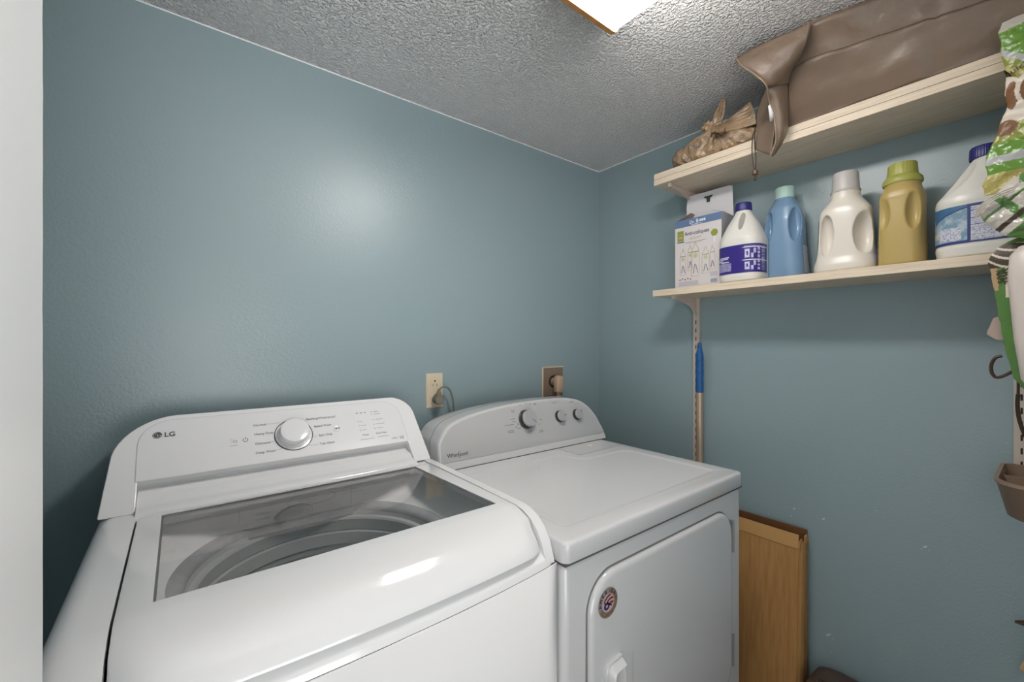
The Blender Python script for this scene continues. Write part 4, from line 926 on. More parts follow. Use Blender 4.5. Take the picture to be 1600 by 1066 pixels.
# ================================================================== TOP SHELF BAGS
def wrinkle(p, s, a, seed=0):
    return a * (noise.noise(Vector((p[0] * s + seed, p[1] * s, p[2] * s))) + .5 * noise.noise(Vector((p[0] * s * 2.3, p[1] * s * 2.3 + seed, p[2] * s * 2.3))))
def grocery_bag():
    t = thing('plastic_bag', 'knotted brown plastic bag lying on the left end of the top shelf', 'bag', (1.45, .71, UT))
    # lumpy body, a long loaf lying along the shelf
    mb = MB(); rings = []; n = 130; N = 110; zf = UT + .0006
    kn = Vector((1.394, .690, 2.004))
    for i in range(N + 1):
        f = i / N; y = .868 - .308 * f
        prof = math.sin(PI * min(1, max(0, f))) ** .14 if 0 < f < 1 else 0
        h = (.086 + .022 * math.exp(-((f - .50) / .22) ** 2) + .006 * f) * max(.35, prof); a = .070 * max(.35, prof)
        ring = []
        for j in range(n):
            q = 2 * PI * j / n; c, s = math.cos(q), math.sin(q)
            x = 1.446 + a * math.copysign(abs(c) ** .66, c); z = zf + h * .5 + h * .5 * math.copysign(abs(s) ** .72, s)
            p = Vector((x, y, z)); d = p - kn
            ang = math.atan2(d.z * 1.0 + d.x * .4, d.y); rad = d.length
            pleat = -.0085 * abs(math.sin(ang * 9 + 1.6 * math.sin(rad * 24))) ** .6 * math.exp(-rad * 11)
            k = .006 * (abs(noise.noise(p * 17 + Vector((3, 1, 0)))) * -2.4 + .5) + .004 * (abs(noise.noise(p * 42)) * -2.2 + .4) + wrinkle(p, 90, .0015, 9) + pleat
            nrm = Vector((c, 0, s)); p += nrm * k
            lowf = 1 - min(1, max(0, (z - zf) / h)); p.y -= .052 * lowf ** 1.3 * max(0, 1 - f * 3.2)
            if p.z < zf: p.z = zf
            p.x = min(p.x, DB - .03); ring.append(p)
        rings.append(ring)
    mb.loft(rings); mb.build('bag_body', M_groc, t, ang=180)
    # stretched peak to the right of the knot (folded corner of the bag)
    A = kn + Vector((-.012, -.004, -.004)); B = Vector((1.398, .586, 2.046)); C = Vector((1.382, .566, 1.992)); D = Vector((1.505, .61, 2.030)); E_ = Vector((1.50, .70, 2.000)); F_ = Vector((1.386, .562, 1.925)); G_ = Vector((1.51, .566, 1.925)); H_ = Vector((1.376, .690, 1.975))
    pk = MB()
    def patch(a, b_, c_, d_, nn=20, pl=.0022, sd=0):
        rows = []
        for i in range(nn + 1):
            f = i / nn; row = []
            for j in range(nn + 1):
                g = j / nn; p = a.lerp(b_, g).lerp(d_.lerp(c_, g), f); e = math.sin(PI * f) * math.sin(PI * g) ** .5
                row.append(p + Vector((pl * e * math.sin(g * 22 + sd) + wrinkle(p, 45, .003, sd) * e, wrinkle(p, 38, .002, sd + 2) * e, wrinkle(p, 45, .003, sd + 5) * e - .004 * math.sin(PI * f) * (pl > 0))))
            rows.append(row)
        pk.grid(rows)
    patch(A, A, C, B, 22, .0028, 1); patch(A, A.lerp(H_, .8), C.lerp(F_, .45), C, 22, .0018, 2); patch(A, E_, D, B, 16, .001, 3); patch(B, D, G_, C.lerp(F_, .5), 16, .001, 4)
    pk.build('folded_corner', M_groc, t, ang=180)
    # knot and the twisted handle standing up, second loop at the left
    k = MB(); pts = bez([kn + Vector((-.004, .010, -.012)), kn + Vector((-.014, -.004, -.002)), kn + Vector((-.004, -.014, .006)), kn + Vector((.010, 0, .004)), kn + Vector((-.006, .012, .004))], 8); k.tube(pts, .0085, 12)
    k.build('knot', M_groc, t)
    k = MB(); pts = bez([kn + Vector((0, 0, 0)), kn + Vector((-.002, -.005, .026)), kn + Vector((0, -.012, .052)), kn + Vector((.002, -.022, .084))], 8)
    n = len(pts); rr = [.0075 + .0085 * math.sin(PI * min(1, i / (n - 1) * 1.12)) for i in range(n)]; rings = []
    for i, p in enumerate(pts): rings.append([p + Vector((math.cos(2 * PI * j / 28) * rr[i] * .6, math.sin(2 * PI * j / 28) * rr[i], 0)) * (1 + .22 * math.sin(5 * 2 * PI * j / 28 + i * .15)) for j in range(28)])
    k.loft(rings); k.build('tied_handle', M_groc, t)
    k = MB(); pts = bez([kn + Vector((0, .004, 0)), kn + Vector((.004, .020, .020)), kn + Vector((.004, .034, .028)), kn + Vector((0, .040, .014)), kn + Vector((-.002, .026, .006)), kn + Vector((-.002, .006, -.002))], 8); k.tube(pts, [.0085 + .003 * math.sin(i * 1.1) for i in range(len(pts))], 12); k.build('tied_handle', M_groc, t)
    # bunched mouth below the knot
    k = MB(); rings = []
    for i in range(11):
        f = i / 10; c = kn + Vector((-.020 - .022 * math.sin(f * 1.5), -.012 - .014 * f, -.004 - .036 * f)); r = .008 + .016 * f
        rings.append([c + Vector((.35 * r * math.cos(2 * PI * j / 40), r * math.sin(2 * PI * j / 40), .25 * r * math.sin(2 * PI * j / 40 * 3))) * (1) + Vector((-.0028 * math.sin(9 * 2 * PI * j / 40), 0, 0)) for j in range(40)])
    k.loft(rings); k.build('bunched_mouth', M_groc, t)
    # faded purple print on the front
    pr = MB()
    def blot(c, w_, h_, rot, seed):
        random.seed(seed)
        for q in range(9):
            a = (q / 8 - .5) * w_; dz = math.sin(rot) * a; dy = math.cos(rot) * a; hh = h_ * random.uniform(.4, 1)
            yy, zz = c[0] - dy, c[1] + dz + random.uniform(-.002, .002)
            pr.add([(1.3755, yy + w_ / 20, zz - hh / 2), (1.3755, yy - w_ / 20, zz - hh / 2), (1.3755, yy - w_ / 24, zz + hh / 2), (1.3755, yy + w_ / 20, zz + hh / 3)], [(0, 1, 2, 3)])
    blot((.755, 1.9615), .040, .006, -.45, 1); blot((.790, 1.930), .022, .007, .2, 2); blot((.655, 1.965), .014, .010, .9, 3); blot((.64, 1.945), .040, .004, .25, 5)
    o = pr.build('faded_print', mat('faded purple print', (.16, .12, .17), .5), t, smooth=False)
    body = [c_ for c_ in t.children if c_.name.startswith('bag_body')][0]
    md = o.modifiers.new('w', 'SHRINKWRAP'); md.target = body; md.offset = .0012; md.wrap_method = 'PROJECT'; md.use_project_x = True; md.use_positive_direction = True; md.use_negative_direction = True
    bake(o)
grocery_bag()

def nylon_bag():
    t = thing('drawstring_bag', 'long taupe nylon drawstring bag with a drooping open mouth, on the top shelf', 'bag', (1.46, .1, UT))
    # cross-section stations along y (big -> small); each is closed loop in (x,z)
    zf = UT + .0006; top = ZC - .002
    st = []
    def section(y, xb, xt, zt, zs, bulge=.0, zb_=zf, xback=1.560):
        """xb: bottom front x, xt: top front x, zt: top z, zs: seam z"""
        xs = xb + (xt - xb) * .62 - bulge
        pts = [(xback, zb_), (1.46, zb_), (xb + .02, zb_), (xb + .004, zb_ + .003), (xb - .002, zb_ + .014), (xb + (xs - xb) * .35, zb_ + (zs - zb_) * .35), (xb + (xs - xb) * .72, zb_ + (zs - zb_) * .72), (xs, zs - .002), (xs + .0015, zs), (xs, zs + .0025), (xs + (xt - xs) * .45, zs + (zt - zs) * .45), (xt + .002, zt - .012), (xt + .006, zt - .003), (xt + .02, zt), (1.42, zt + .0), (1.53, zt - .01), (xback, zt - .04), (xback + .004, zb_ + .06)]
        out = []
        for a, b in zip(pts, pts[1:] + pts[:1]):
            for q in range(4): out.append((a[0] + (b[0] - a[0]) * q / 4, a[1] + (b[1] - a[1]) * q / 4))
        return [Vector((x, y, z)) for x, z in out]
    keys = [(.480, 1.372, 1.285, 2.075, 2.030), (.440, 1.371, 1.262, 2.098, 2.036), (.395, 1.370, 1.250, top, 2.040), (.34, 1.370, 1.262, top, 2.034), (.26, 1.370, 1.285, top, 2.030), (.18, 1.370, 1.300, top, 2.022), (.08, 1.370, 1.305, top, 2.010), (-.05, 1.370, 1.300, top, 2.0), (-.22, 1.371, 1.300, top - .01, 2.0), (-.36, 1.374, 1.32, top - .03, 2.0), (-.40, 1.40, 1.36, top - .07, 1.98)]
    rings = []; 
    for k0, k1 in zip(keys, keys[1:]):
        m = max(2, int(abs(k1[0] - k0[0]) / .012))
        for i in range(m):
            f = i / m; v = [a + (b - a) * f for a, b in zip(k0, k1)]; rings.append(section(*v))
    rings.append(section(*keys[-1]))
    for r in rings:
        y = r[0].y
        # vertical creases
        for p in r:
            dn = wrinkle(p, 9, .007, 2) + wrinkle(p, 24, .0028, 7)
            for yc, w_, d in ((.172, .006, -.006), (.182, .010, .003), (.335, .02, -.004), (.07, .02, -.003), (.01, .01, .005)):
                dn += d * math.exp(-((y - yc + .12 * (p.z - 2.0)) / w_) ** 2)
            if p.x < 1.45 and zf + .004 < p.z < top - .004: p.x -= dn
            if p.z >= top - .004: p.z = min(top, p.z - abs(wrinkle(p, 14, .004, 5)))
            p.z = max(p.z, zf)
    mb = MB(); mb.loft(rings); body = mb.build('bag_body', M_nylon, t, ang=180)
    # seam line with a thin dark thread
    sm = []
    for r in rings[1:]: p = r[8 * 4]; sm.append(p + Vector((-.0006, 0, 0)))
    MB().tube(sm, .0007, 5).build('seam', M_cord, t)
    # mouth sleeve: tapered cloth tube leaving the left end, open at its far rim
    # rim points (open mouth) from tip over top, and front edge running down into the hanging loop
    th_ = math.radians(52)
    def W(px, py, x):
        u = (px - 800) / 665; tt = (535.5 - py) / 665; rx = math.cos(th_) + u * math.sin(th_); ry = math.sin(th_) - u * math.cos(th_); s = x / rx; return Vector((x, ry * s, 1.295 + tt * s))
    def surf(name, grid_px, m, nu=6, nv=6, wr=.0022, solid=.0009):
        R = [[W(*q) for q in row] for row in grid_px]; R = [bez(r, nu) for r in R]
        cols = list(zip(*R)); C = [bez(c, nv) for c in cols]; rows = list(zip(*C)); rows = [[p + Vector((wrinkle(p, 28, wr, 3), 0, wrinkle(p, 22, wr * .6, 8))) for p in r] for r in rows]
        g = MB(); g.grid(rows); return g.build(name, m, t, solid=solid, ang=180)
    # upper collar (outside face): from the bag's peak to the mouth tip
    surf('collar', [[(1268, 33, 1.246), (1245, 45, 1.238), (1205, 62, 1.226), (1172, 78, 1.220), (1151, 92, 1.218)],
                    [(1262, 60, 1.250), (1240, 70, 1.236), (1208, 85, 1.224), (1180, 100, 1.215), (1160, 103, 1.214)],
                    [(1252, 88, 1.272), (1236, 96, 1.250), (1214, 106, 1.234), (1193, 118, 1.224), (1180, 116, 1.220)],
                    [(1236, 112, 1.296), (1228, 118, 1.276), (1216, 124, 1.258), (1206, 130, 1.246), (1196, 132, 1.238)],
                    [(1234, 130, 1.318), (1226, 132, 1.300), (1216, 134, 1.284), (1208, 136, 1.270), (1199, 138, 1.258)]], M_nylon)
    # underside / inner lining of the mouth going back from the rim
    surf('collar_lining', [[(1151, 92, 1.218), (1160, 103, 1.214), (1180, 116, 1.220), (1196, 132, 1.238), (1199, 138, 1.258)],
                           [(1156, 84, 1.29), (1170, 92, 1.30), (1186, 106, 1.30), (1203, 120, 1.31), (1206, 134, 1.32)],
                           [(1170, 76, 1.34), (1190, 84, 1.36), (1208, 96, 1.37), (1222, 110, 1.37), (1226, 128, 1.36)]], M_nylin)
    # drooping fold: an outer strap of cloth hanging over the shelf edge and curling back
    surf('drooping_fold', [[(1199, 137, 1.262), (1216, 132, 1.280), (1232, 124, 1.318)],
                           [(1202, 158, 1.285), (1218, 156, 1.296), (1232, 154, 1.334)],
                           [(1209, 180, 1.300), (1222, 182, 1.310), (1232, 182, 1.342)],
                           [(1212, 203, 1.312), (1222, 206, 1.322), (1230, 206, 1.348)],
                           [(1212, 222, 1.326), (1217, 224, 1.334), (1223, 222, 1.350)],
                           [(1204, 243, 1.338), (1207, 244, 1.344), (1212, 240, 1.352)]], M_nylon)
    surf('drooping_fold', [[(1199, 137, 1.262), (1192, 152, 1.290), (1184, 172, 1.322)],
                           [(1202, 158, 1.285), (1192, 174, 1.314), (1182, 190, 1.336)],
                           [(1208, 180, 1.330), (1196, 194, 1.344), (1183, 206, 1.352)],
                           [(1210, 205, 1.338), (1196, 214, 1.350), (1181, 220, 1.356)],
                           [(1204, 243, 1.338), (1194, 240, 1.350), (1179, 232, 1.358)]], M_nylin)
    # white care label in the mouth
    lb = MB(); lb.grid([[W(1203, 163, 1.282), W(1209, 178, 1.296), W(1207, 190, 1.308)], [W(1200, 166, 1.280), W(1202, 180, 1.294), W(1203, 191, 1.306)]]); lb.build('care_label', M_boxin, t, solid=.0005)
    # stitched hem around the mouth
    hem = bez([W(1151, 92, 1.217), W(1160, 103, 1.212), W(1180, 117, 1.218), W(1197, 133, 1.236), W(1202, 158, 1.283), W(1209, 180, 1.298), W(1212, 203, 1.310), W(1212, 222, 1.324), W(1204, 243, 1.336)], 10)
    MB().tube(hem, .0022, 8).build('hem', mat('hem stitching', (.30, .22, .15), .5), t)
    # cord loop with toggle
    c = MB(); a = bez([W(1181, 198, 1.352), W(1176, 215, 1.350), W(1175, 240, 1.352), W(1178, 262, 1.354), W(1180, 268, 1.354)], 8); b = bez([W(1180, 200, 1.350), W(1179, 220, 1.350), W(1181, 245, 1.352), W(1181, 262, 1.354), W(1180, 268, 1.354)], 8)
    c.tube(a, .0016, 8); c.tube(b, .0016, 8); cc = c.build('drawstring', M_cord, t)
    p = W(1180, 270, 1.354); q = MB(); q.lathe([(.002, -.008), (.0075, -.006), (.0085, 0), (.0075, .006), (.002, .008)], p, 20); q.build('toggle', mat('brown toggle', (.11, .06, .035), .35), cc)
    q = MB(); q.tube([p + Vector((0, .001, -.007)), p + Vector((0, .002, -.020))], .0018, 6); q.tube([p + Vector((0, -.001, -.007)), p + Vector((.001, -.004, -.018))], .0018, 6); q.lathe([(.0035, -.003), (.0035, .003)], p + Vector((0, 0, -.019)), 10); q.build('cord_end', M_cord, cc)
nylon_bag()

# ================================================================== POLE, CARDBOARD, FLOOR BAG
def pole():
    t = thing('telescopic_pole', 'beige pole with a blue ribbed grip leaning on the right wall behind the dryer', 'pole', (1.54, .83, 0))
    x, y = 1.5535, .8335
    MB().tube([(x - .006, y - .004, .001), (x, y, 1.115)], .0125, 24).build('shaft', M_pole, t)
    MB().lathe([(.0125, .905), (.0133, .9055), (.0133, .909), (.0125, .9095)], (x - .0010, y - .0006, 0), 24).build('shaft_joint', M_pole, t)
    g = []; z = 1.108
    prof = [(.0120, 1.106), (.0142, 1.1085), (.0142, 1.120)]
    for i in range(9): z = 1.122 + i * .0125; prof += [(.0142, z), (.0133, z + .0025), (.0133, z + .005), (.0142, z + .0075)]
    prof += [(.0145, 1.238), (.0135, 1.248), (.0105, 1.262), (.0085, 1.272), (.0078, 1.285), (.0060, 1.293), (.0020, 1.296)]
    MB().lathe(prof, (x, y, 0), 28).build('grip', M_blueg, t)
    MB().lathe([(.0022, -.001), (.0022, .001)], (x - .0078, y, 1.279), 12, (-1, 0, 0)).build('hang_hole', M_slot, t)
pole()
def cardboard():
    t = thing('cardboard_box', 'flattened brown cardboard box standing between the dryer and the right wall', 'cardboard box', (1.53, .7, 0))
    # front sheet leans slightly; top edge a little torn
    def sheet(x_t, x_b, y0, y1, z1, th, jag, seed, name, m, z0=.002, ydrop=0):
        random.seed(seed); g = MB(); rows = []; n = 26
        for k in range(9):
            f = k / 8; row = []
            for i in range(n + 1):
                y = y0 + (y1 - y0) * i / n; zt = z1 + ydrop * (y1 - y) + (random.uniform(-jag, jag) if (k == 8 and i < 5) else random.uniform(-jag, jag) * .15 if k == 8 else 0)
                z = z0 + (zt - z0) * f; x = x_b + (x_t - x_b) * f + .002 * noise.noise(Vector((y * 9, z * 5, seed))); row.append((x, y, z))
            rows.append(row)
        g.grid(rows); return g.build(name, m, t, solid=th, smooth=False)
    sheet(1.5150, 1.4840, .492, 1.04, .668, .004, .0012, 2, 'front_sheet', M_card, z0=.002)
    # upper flap band, folded a little outward
    g = MB(); rows = []
    for k, (x, z) in enumerate(((1.5155, .650), (1.5120, .6565), (1.5125, .670), (1.5135, .698))):
        rows.append([(x + .0015 * noise.noise(Vector((y * 12, z * 9, 1))), y, z + (.0010 * noise.noise(Vector((y * 70, 0, 3))) if k == 3 else 0)) for y in [.492 + (1.04 - .492) * i / 26 for i in range(27)]])
    g.grid(rows); g.build('top_flap', mat('cardboard flap', (.54, .31, .115), .75, bump=(120, .15, .0008, 2, (1, 8, .3))), t, solid=.004, smooth=False)
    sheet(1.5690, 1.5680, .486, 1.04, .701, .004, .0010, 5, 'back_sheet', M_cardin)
    g = MB(); rows = []
    for i in range(30):
        z = .002 + (.676 - .002) * i / 29; k = .0012 * noise.noise(Vector((0, 0, z * 30)))
        xt = 1.4840 + (1.5150 - 1.4840) * z / .672
        rows.append([(xt, .4925, z), (xt + .006, .4850 + k, z), (xt + .018, .4810 + k, z), (1.560, .4830 + k, z), (1.5680, .4880, z)])
    g.grid(rows); g.build('side_fold', M_card, t, solid=.003, smooth=False)
    g = MB()                       # torn corner tabs
    for (x, y, z, a, b) in ((1.512, .4910, .676, .018, .026), (1.535, .4850, .688, .016, .018), (1.548, .4870, .676, .018, .022)):
        g.add([(x, y, z - b), (x + a, y - .002, z - b * .8), (x + a * .8, y - .001, z + b * .3), (x + .002, y + .001, z + b * .1)], [(0, 1, 2, 3)])
    g.build('torn_corner', M_card, t, solid=.003, smooth=False)
    g = MB()                       # crease marks on the face
    for i, (y, z0, z1) in enumerate(((.500, .40, .655), (.507, .02, .648), (.640, .02, .66), (.520, .655, .640))):
        xa = 1.4840 + .031 * z0 / .672 - .0026; xb = 1.4840 + .031 * z1 / .672 - .0026; g.tube([(xa, y, z0), ((xa + xb) / 2, y + .002, (z0 + z1) / 2), (xb, y, z1)], .0009, 5)
    g.build('crease', mat('cardboard crease', (.21, .10, .035), .8), t)
cardboard()
def floor_bag():
    t = thing('leather_bag', 'dark brown leather bag on the floor by the cardboard, cut off by the bottom edge', 'bag', (1.49, .30, 0))
    mb = MB(); rings = []
    for z, a, b, p in ((.0005, .068, .140, 4), (.02, .074, .146, 5), (.14, .075, .148, 5), (.26, .075, .148, 5), (.292, .073, .146, 5), (.304, .068, .140, 5), (.308, .055, .125, 4)):
        r = sell(1.495, .312, z, a, b, p, 64)
        rings.append([v + Vector((wrinkle(v, 16, .004, 1) * (z > .02), wrinkle(v, 11, .004, 6) * (z > .02), wrinkle(v, 9, .004, 3) * (z > .2))) for v in r])
    rings.append([Vector((1.495, .312, .311)) + (v - Vector((1.495, .312, v.z))) * .5 for v in rings[-1]])
    mb.loft(rings); mb.build('bag_body', M_bagdk, t, ang=60)
    z = MB(); z.tube(bez([(1.475, .430, .308), (1.478, .38, .3125), (1.482, .28, .3125), (1.486, .20, .308)], 6), .003, 6); z.build('zip', M_slot, t)
    s = MB(); s.tube(bez([(1.428, .43, .296), (1.4195, .405, .285), (1.4180, .36, .278), (1.426, .32, .300)], 8), .006, 10); s.build('handle', M_iron, t)
floor_bag()

# ================================================================== HANGING THINGS AT THE RIGHT EDGE
def W_(px, py, x):
    th_ = math.radians(52); u = (px - 800) / 665; tt = (535.5 - py) / 665; rx = math.cos(th_) + u * math.sin(th_); ry = math.sin(th_) - u * math.cos(th_); s = x / rx; return Vector((x, ry * s, 1.295 + tt * s))
def hook(t, y, z, x=1.3655):
    m = MB(); m.tube(bez([(UF + .03, y, UT + .0012), (UF - .002, y, UT + .0012), (x - .004, y, UT - .01), (x - .006, y, z), (x - .014, y, z - .006), (x - .020, y, z + .004)], 6), .0012, 8); m.build('wire_hook', M_hinge, t)
def pillow(name, t, outline, xc, depth, paint, mats, nu=40, nv=44, wr=.005, seed=0, smooth_edge=.5):
    """outline: (z, y_left, y_right) keys; a puffed bag hanging in the y-z plane; paint(y,z,side)->mat"""
    rows_f = []; rows_b = []
    def lr(z):
        for a, b in zip(outline, outline[1:]):
            if a[0] >= z >= b[0]:
                f = (a[0] - z) / (a[0] - b[0]); return a[1] + (b[1] - a[1]) * f, a[2] + (b[2] - a[2]) * f
        return outline[-1][1:]
    zt, zb_ = outline[0][0], outline[-1][0]; mb = MB(); F = []; B = []
    for i in range(nv + 1):
        g = i / nv; z = zt + (zb_ - zt) * g; yl, yr = lr(z); rf = []; rb = []
        for j in range(nu + 1):
            h = j / nu; y = yl + (yr - yl) * h; puff = depth * (math.sin(PI * h) ** smooth_edge) * (math.sin(PI * min(1, max(0, g * .96 + .02))) ** .6)
            p = Vector((xc, y, z)); k = wrinkle(p, 22, wr, seed) + wrinkle(p, 55, wr * .45, seed + 4)
            e = min(1, 5 * min(h, 1 - h) + .0) ; k *= min(1, puff / depth * 2 + .15)
            zz = z + wrinkle(p, 30, .003, seed + 8) * (1 if 0 < i < nv else .4); yy = y + (wrinkle(p, 40, .0025, seed + 3))
            rf.append(Vector((xc - puff * .6 + k, yy, zz))); rb.append(Vector((xc + puff * .4 + k * .3 + .0004, yy, zz)))
        F.append(rf); B.append(rb)
    def addg(R, side):
        n = nu + 1; base = len(mb.v); mb.v += [tuple(p) for r in R for p in r]
        for i in range(nv):
            for j in range(nu):
                c = (R[i][j] + R[i + 1][j + 1]) / 2
                mb.f.append([base + i * n + j, base + i * n + j + 1, base + (i + 1) * n + j + 1, base + (i + 1) * n + j]); mb.m.append(paint(c.y, c.z, side))
    addg(F, 0); addg(B, 1); return mb.build(name, mats, t, ang=180)
def hanging():
    X = 1.318
    # 1: avocado printed snack bag
    t = thing('snack_bag', 'lime green bag printed with avocado halves, hanging at the top right edge', 'bag', (X, -.02, 1.75))
    y0 = W_(1566, 50, X).y
    out = [(1.945, .070, -.13), (1.93, .0735, -.13), (1.88, .0685, -.135), (1.83, .0630, -.135), (1.765, .0635, -.135), (1.72, .0760, -.13), (1.69, .0880, -.12), (1.665, .0905, -.11), (1.640, .0880, -.10), (1.622, .0960, -.08), (1.600, .0930, -.06)]
    def paint(y, z, s):
        if s: return 0
        def inell(cy, cz, a, b): return ((y - cy) / a) ** 2 + ((z - cz) / b) ** 2 < 1
        if z > 1.925 + .10 * (.07 - y): return 6
        if inell(.028, 1.795, .024, .036): return 4 if inell(.028, 1.793, .017, .028) else 3
        if inell(.056, 1.786, .0105, .034): return 4 if inell(.0555, 1.790, .0085, .028) else 3
        q = z + (.07 - y) * .9
        if 1.878 < q < 1.890: return 5
        if q >= 1.890: return 0
        if 1.66 < z < 1.675: return 5
        if z < 1.64: return 2
        if inell(.063, 1.727, .016, .015): return 4
        if z < 1.735: return 1 if z > 1.70 else 0
        return 1 if q > 1.86 else (2 if (q > 1.84) else 3)
    b = pillow('bag_film', t, out, X, .028, paint, [M_g1, mat('olive film', (.25, .28, .045), .3, bump=(50, .6, .006, 3)), mat('straw yellow film', (.42, .36, .10), .35, bump=(50, .8, .008, 3)), M_cream, M_pit, mat('pale grey film', (.42, .42, .42), .3), M_clear], 150, 240, .0045, 2)
    p = MB(); put_text(p, 'quicks', Vector((X - .0290, .0640, 1.8290)), Vector((0, -.93, .36)), Vector((0, .36, .93)), .0165, 0, bold=.0003); o = p.build('lettering', M_darkst, t, smooth=False)
    md = o.modifiers.new('w', 'SHRINKWRAP'); md.target = b; md.offset = .0010; md.wrap_method = 'PROJECT'; md.use_project_x = True; md.use_positive_direction = True; md.use_negative_direction = True; bake(o)
    hook(t, .02, 1.935)
    # 2: crumpled clear/green produce bag
    t = thing('produce_bag', 'crumpled clear bag with green print, hanging below the avocado-printed bag', 'bag', (X, -.02, 1.55))
    X2 = 1.258
    out = [(1.640, .020, -.10), (1.62, .055, -.12), (1.595, .075, -.13), (1.575, .1005, -.13), (1.560, .1010, -.13), (1.545, .092, -.13), (1.52, .074, -.13), (1.505, .060, -.13), (1.498, .040, -.12)]
    out = [(1.295 + (z - 1.295) * .968, a * .968, b_ * .968) for z, a, b_ in out]
    def paint2(y, z, s):
        if s: return 1
        y /= .968; z = 1.295 + (z - 1.295) / .968
        q = (z - 1.55) + (y - .06) * .9
        if q < -.040: return 0
        if abs(q + .018) < .006: return 3
        if -.030 < (z - 1.575) - (y - .05) * 1.3 < -.008 and y < .085: return 0
        if abs((z - 1.600) + (y - .03) * .9) < .0035: return 0
        if z > 1.607 and y < .045: return 0
        return 1
    pillow('bag_film', t, out, X2, .030, paint2, [M_g3, M_clear, M_cream, M_darkst], 150, 180, .008, 6)
    s = MB()
    for k in range(3): s.tube(bez([Vector((X2 - .021, .050, 1.588 - .004 * k)), Vector((X2 - .024, .070, 1.580 - .004 * k)), Vector((X2 - .020, .089, 1.567 - .005 * k)), Vector((X2 - .010, .100, 1.554 - .006 * k))], 6), .0014, 6)
    s.build('twisted_handle', M_clear, t)
    s = MB(); s.tube([(X2, -.08, 1.622), (X2 + .010, -.137, 1.80), (UF - .004, -.150, UT + .002), (UF + .02, -.150, UT + .002)], .0012, 6); s.build('hanging_string', M_brk, t)
    # 3: white pack in green striped wrapper
    t = thing('wrapped_pack', 'white plastic pack in a green wrapper with dark stripes, hanging by the bottle shelf', 'pack', (1.30, -.05, 1.35))
    out = [(1.505, .040, -.14), (1.498, .058, -.14), (1.488, .072, -.14), (1.470, .0830, -.14), (1.455, .0860, -.14), (1.42, .0800, -.14), (1.38, .0760, -.14), (1.33, .0700, -.14), (1.27, .0620, -.14), (1.225, .0520, -.13), (1.205, .0400, -.12), (1.198, .0250, -.10)]
    def paint3(y, z, s):
        if s: return 0
        if z > 1.445:
            q = (z - 1.47) - (y - .06) * .75 + .010 * math.sin((y - .05) * 60)
            if z > 1.492: return 0
            if y < .040 - (1.50 - z) * .2: return 2
            return 3 if (q / .0170) % 1 < .72 else 1
        if .0625 > y > .046 and 1.385 < z < 1.445: return 1
        if y > .074 - (1.45 - z) * .05 and z > 1.40: return 4
        return 0
    b = pillow('wrapper', t, out, 1.300, .034, paint3, [M_g3, M_cream, M_tub2, M_darkst, mat('tan film', (.45, .30, .16), .4)], 170, 260, .0025, 9, .7)
    p = MB()
    for i, (cc, yy) in enumerate((('S', .0515), ('A', .0590))):
        pass
    put_text(p, 'SAVE', Vector((1.26, .0680, 1.4430)), Vector((0, -.12, -1)), Vector((0, -1, .12)), .0170, 0, wx=.85, bold=.0006)
    put_text(p, 'NAPS', Vector((1.26, .0760, 1.4400)), Vector((0, -.12, -1)), Vector((0, -1, .12)), .0120, 0, wx=.9, bold=.0006)
    o = p.build('lettering', M_darkst, t, smooth=False)
    md = o.modifiers.new('w', 'SHRINKWRAP'); md.target = b; md.offset = .0012; md.wrap_method = 'PROJECT'; md.use_project_x = True; md.use_positive_direction = True; md.use_negative_direction = True; bake(o)
    # the white roll showing through, in front
    m = MB(); rings = []
    for z, a, bb in ((1.199, .010, .040), (1.206, .022, .062), (1.225, .030, .074), (1.30, .033, .078), (1.42, .033, .079), (1.462, .030, .076), (1.478, .020, .064), (1.484, .010, .045)):
        rings.append([v + Vector((wrinkle(v, 25, .0015, 2), wrinkle(v, 18, .002, 5), 0)) for v in sell(1.268, -.020 - (1.48 - z) * .05 + .002, z, a, bb, 3.0, 56)])
    m.loft(rings); m.build('white_roll', M_tub2, t, ang=60)
    s = MB(); s.tube([(1.305, -.08, 1.50), (1.352, -.10, LB - .006), (LF - .003, -.10, LT + .0012), (LF + .02, -.10, LT + .0012)], .0012, 6); s.build('hanging_string', M_brk, t)
    # 4: wire ring behind the pack
    pts = [W_(1566, 556, 1.345), W_(1556, 559, 1.345), W_(1550, 567, 1.345), W_(1548.5, 576, 1.345), W_(1551, 585, 1.345), W_(1559, 590, 1.345), Vector((1.348, .060, 1.232)), Vector((1.350, .035, 1.260)), Vector((1.356, -.010, 1.32)), Vector((1.372, -.020, LB - .0035)), Vector((1.400, -.020, LB - .0032))]
    m = MB(); m.tube(bez(pts, 8), .0030, 8); tag(m.build('hanging_handle', M_iron), 'thin dark curved handle sticking out behind the wrapped pack', 'handle')
    # 5: beige corner of the pack's torn wrapper
    m = MB(); a = W_(1552, 497, 1.318); b_ = W_(1541, 522, 1.318); c_ = W_(1557, 531, 1.318)
    m.prism([a, b_, c_, c_ + Vector((0, -.03, .0)), a + Vector((0, -.03, .01))], (.0012, 0, 0)); plab(m.build('torn_flap', mat('beige pink film', (.42, .32, .27), .6), t, smooth=False), 'beige torn flap of the wrapper')
    # 6: black strap in front of the rail
    m = MB(); pts = bez([W_(1591, 616, 1.53), W_(1590, 632, 1.53), W_(1592, 652, 1.53), W_(1598, 672, 1.53), W_(1606, 690, 1.53)], 8)
    m.grid([[p + Vector((0, .0035, 0)) for p in pts], [p + Vector((-.001, -.0035, 0)) for p in pts]]); 
    m.tube([pts[0], pts[0] + Vector((.01, 0, .10)), Vector((1.548, pts[0].y, LB - .001))], .0025, 8)
    tag(m.build('black_strap', M_cord, solid=.0015), 'black strap loop hanging in front of the right slotted rail', 'strap')
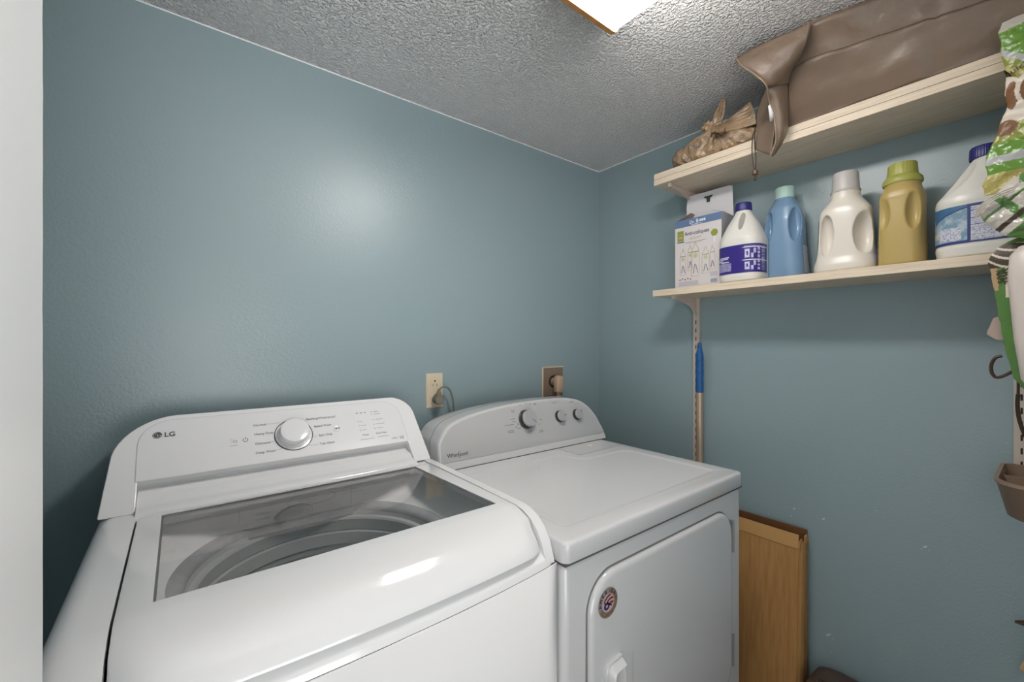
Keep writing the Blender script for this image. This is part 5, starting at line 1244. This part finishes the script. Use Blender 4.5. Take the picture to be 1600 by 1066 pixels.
    # 7: tan bin clipped to the rail with a divider and orange cloth
    t = thing('storage_bin', 'tan plastic bin with a divider, fixed to the slotted rail at the right edge', 'bin', (1.52, 0, .90))
    def ringb(z, k, o=0): return [(x, y, z) for x, y in rrect(1.330 + k + o, 1.5685 - o, -.090 + k, .081 - k - o, [.03, .004, .020, .055], 10)]
    m = MB(); m.loft([ringb(.925, .022), ringb(.930, .015), ringb(.997, .001), ringb(1.000, -.002), ringb(1.006, -.002), ringb(1.006, .0, .004), ringb(.998, .002, .004), ringb(.934, .016, .004)]); m.build('bin_shell', M_bin, t, ang=50)
    m = MB(); m.prism([(1.452, .0735, 1.000), (1.455, .050, .936), (1.455, -.060, .936), (1.452, -.084, 1.000)], (.003, 0, 0)); m.build('divider', M_bin, t, smooth=False)
    for i, (x, y, z, r) in enumerate(((1.395, .012, .966, .024), (1.510, .016, .970, .026), (1.405, -.035, .966, .024), (1.505, -.040, .970, .025))):
        mb = MB(); rings = []
        for k in range(1, 12):
            a = PI * k / 12; rings.append([Vector((x + r * math.sin(a) * math.cos(2 * PI * j / 20) , y + r * math.sin(a) * math.sin(2 * PI * j / 20), z - r * 1.0 * math.cos(a))) for j in range(20)])
        rings = [[p + Vector((wrinkle(p, 60, .005, i), wrinkle(p, 55, .005, i + 3), 0)) for p in rr] for rr in rings]
        mb.loft(rings); o = mb.build('orange_cloth_ball', M_orange, ang=180)
        tag(o, ('orange crumpled cloth in the front half of the tan bin, by the divider', 'orange crumpled cloth in the rear half of the tan bin, by the rail', 'orange crumpled cloth at the far front corner of the tan bin', 'orange crumpled cloth at the far rear corner of the tan bin')[i], 'cloth', 'orange cloths in the tan bin')
    # 8: hammer on the wall
    t = thing('hammer', 'hammer with a dark brown head and pale wooden handle, lower right edge', 'hammer', (1.56, .02, .64))
    m = MB(); cz = W_(1590, 977, 1.555); pts = [Vector((1.555, -.030, .655)), Vector((1.555, -.005, .655)), Vector((1.555, .025, .648)), Vector((1.555, .045, .640)), Vector((1.555, .0610, .636))]
    rings = []
    for p, (a, b) in zip(pts, ((.014, .016), (.013, .015), (.013, .011), (.011, .006), (.008, .0015))): rings.append([p + Vector((a * math.cos(q), 0, b * math.sin(q))) for q in [2 * PI * j / 16 for j in range(16)]])
    m.loft(rings); m.build('head', M_iron, t)
    top_ = Vector((1.553, .003, .650)); bot = Vector((1.553, .046, .527)); m = MB(); rings = []
    for f, r in ((0, .009), (.3, .009), (.6, .0105), (.85, .0115), (.96, .0105), (1, .006)):
        p = top_.lerp(bot, f); rings.append([p + Vector((r * math.cos(q), r * math.sin(q) * .9, 0)) for q in [2 * PI * j / 18 for j in range(18)]])
    m.loft(rings); m.build('handle', M_handle, t)
    m = MB(); m.tube([(DB - .0005, -.012, .634), (1.545, -.012, .634), (1.540, -.012, .640)], .0022, 8); m.build('wall_nail', M_hinge, t)
hanging()
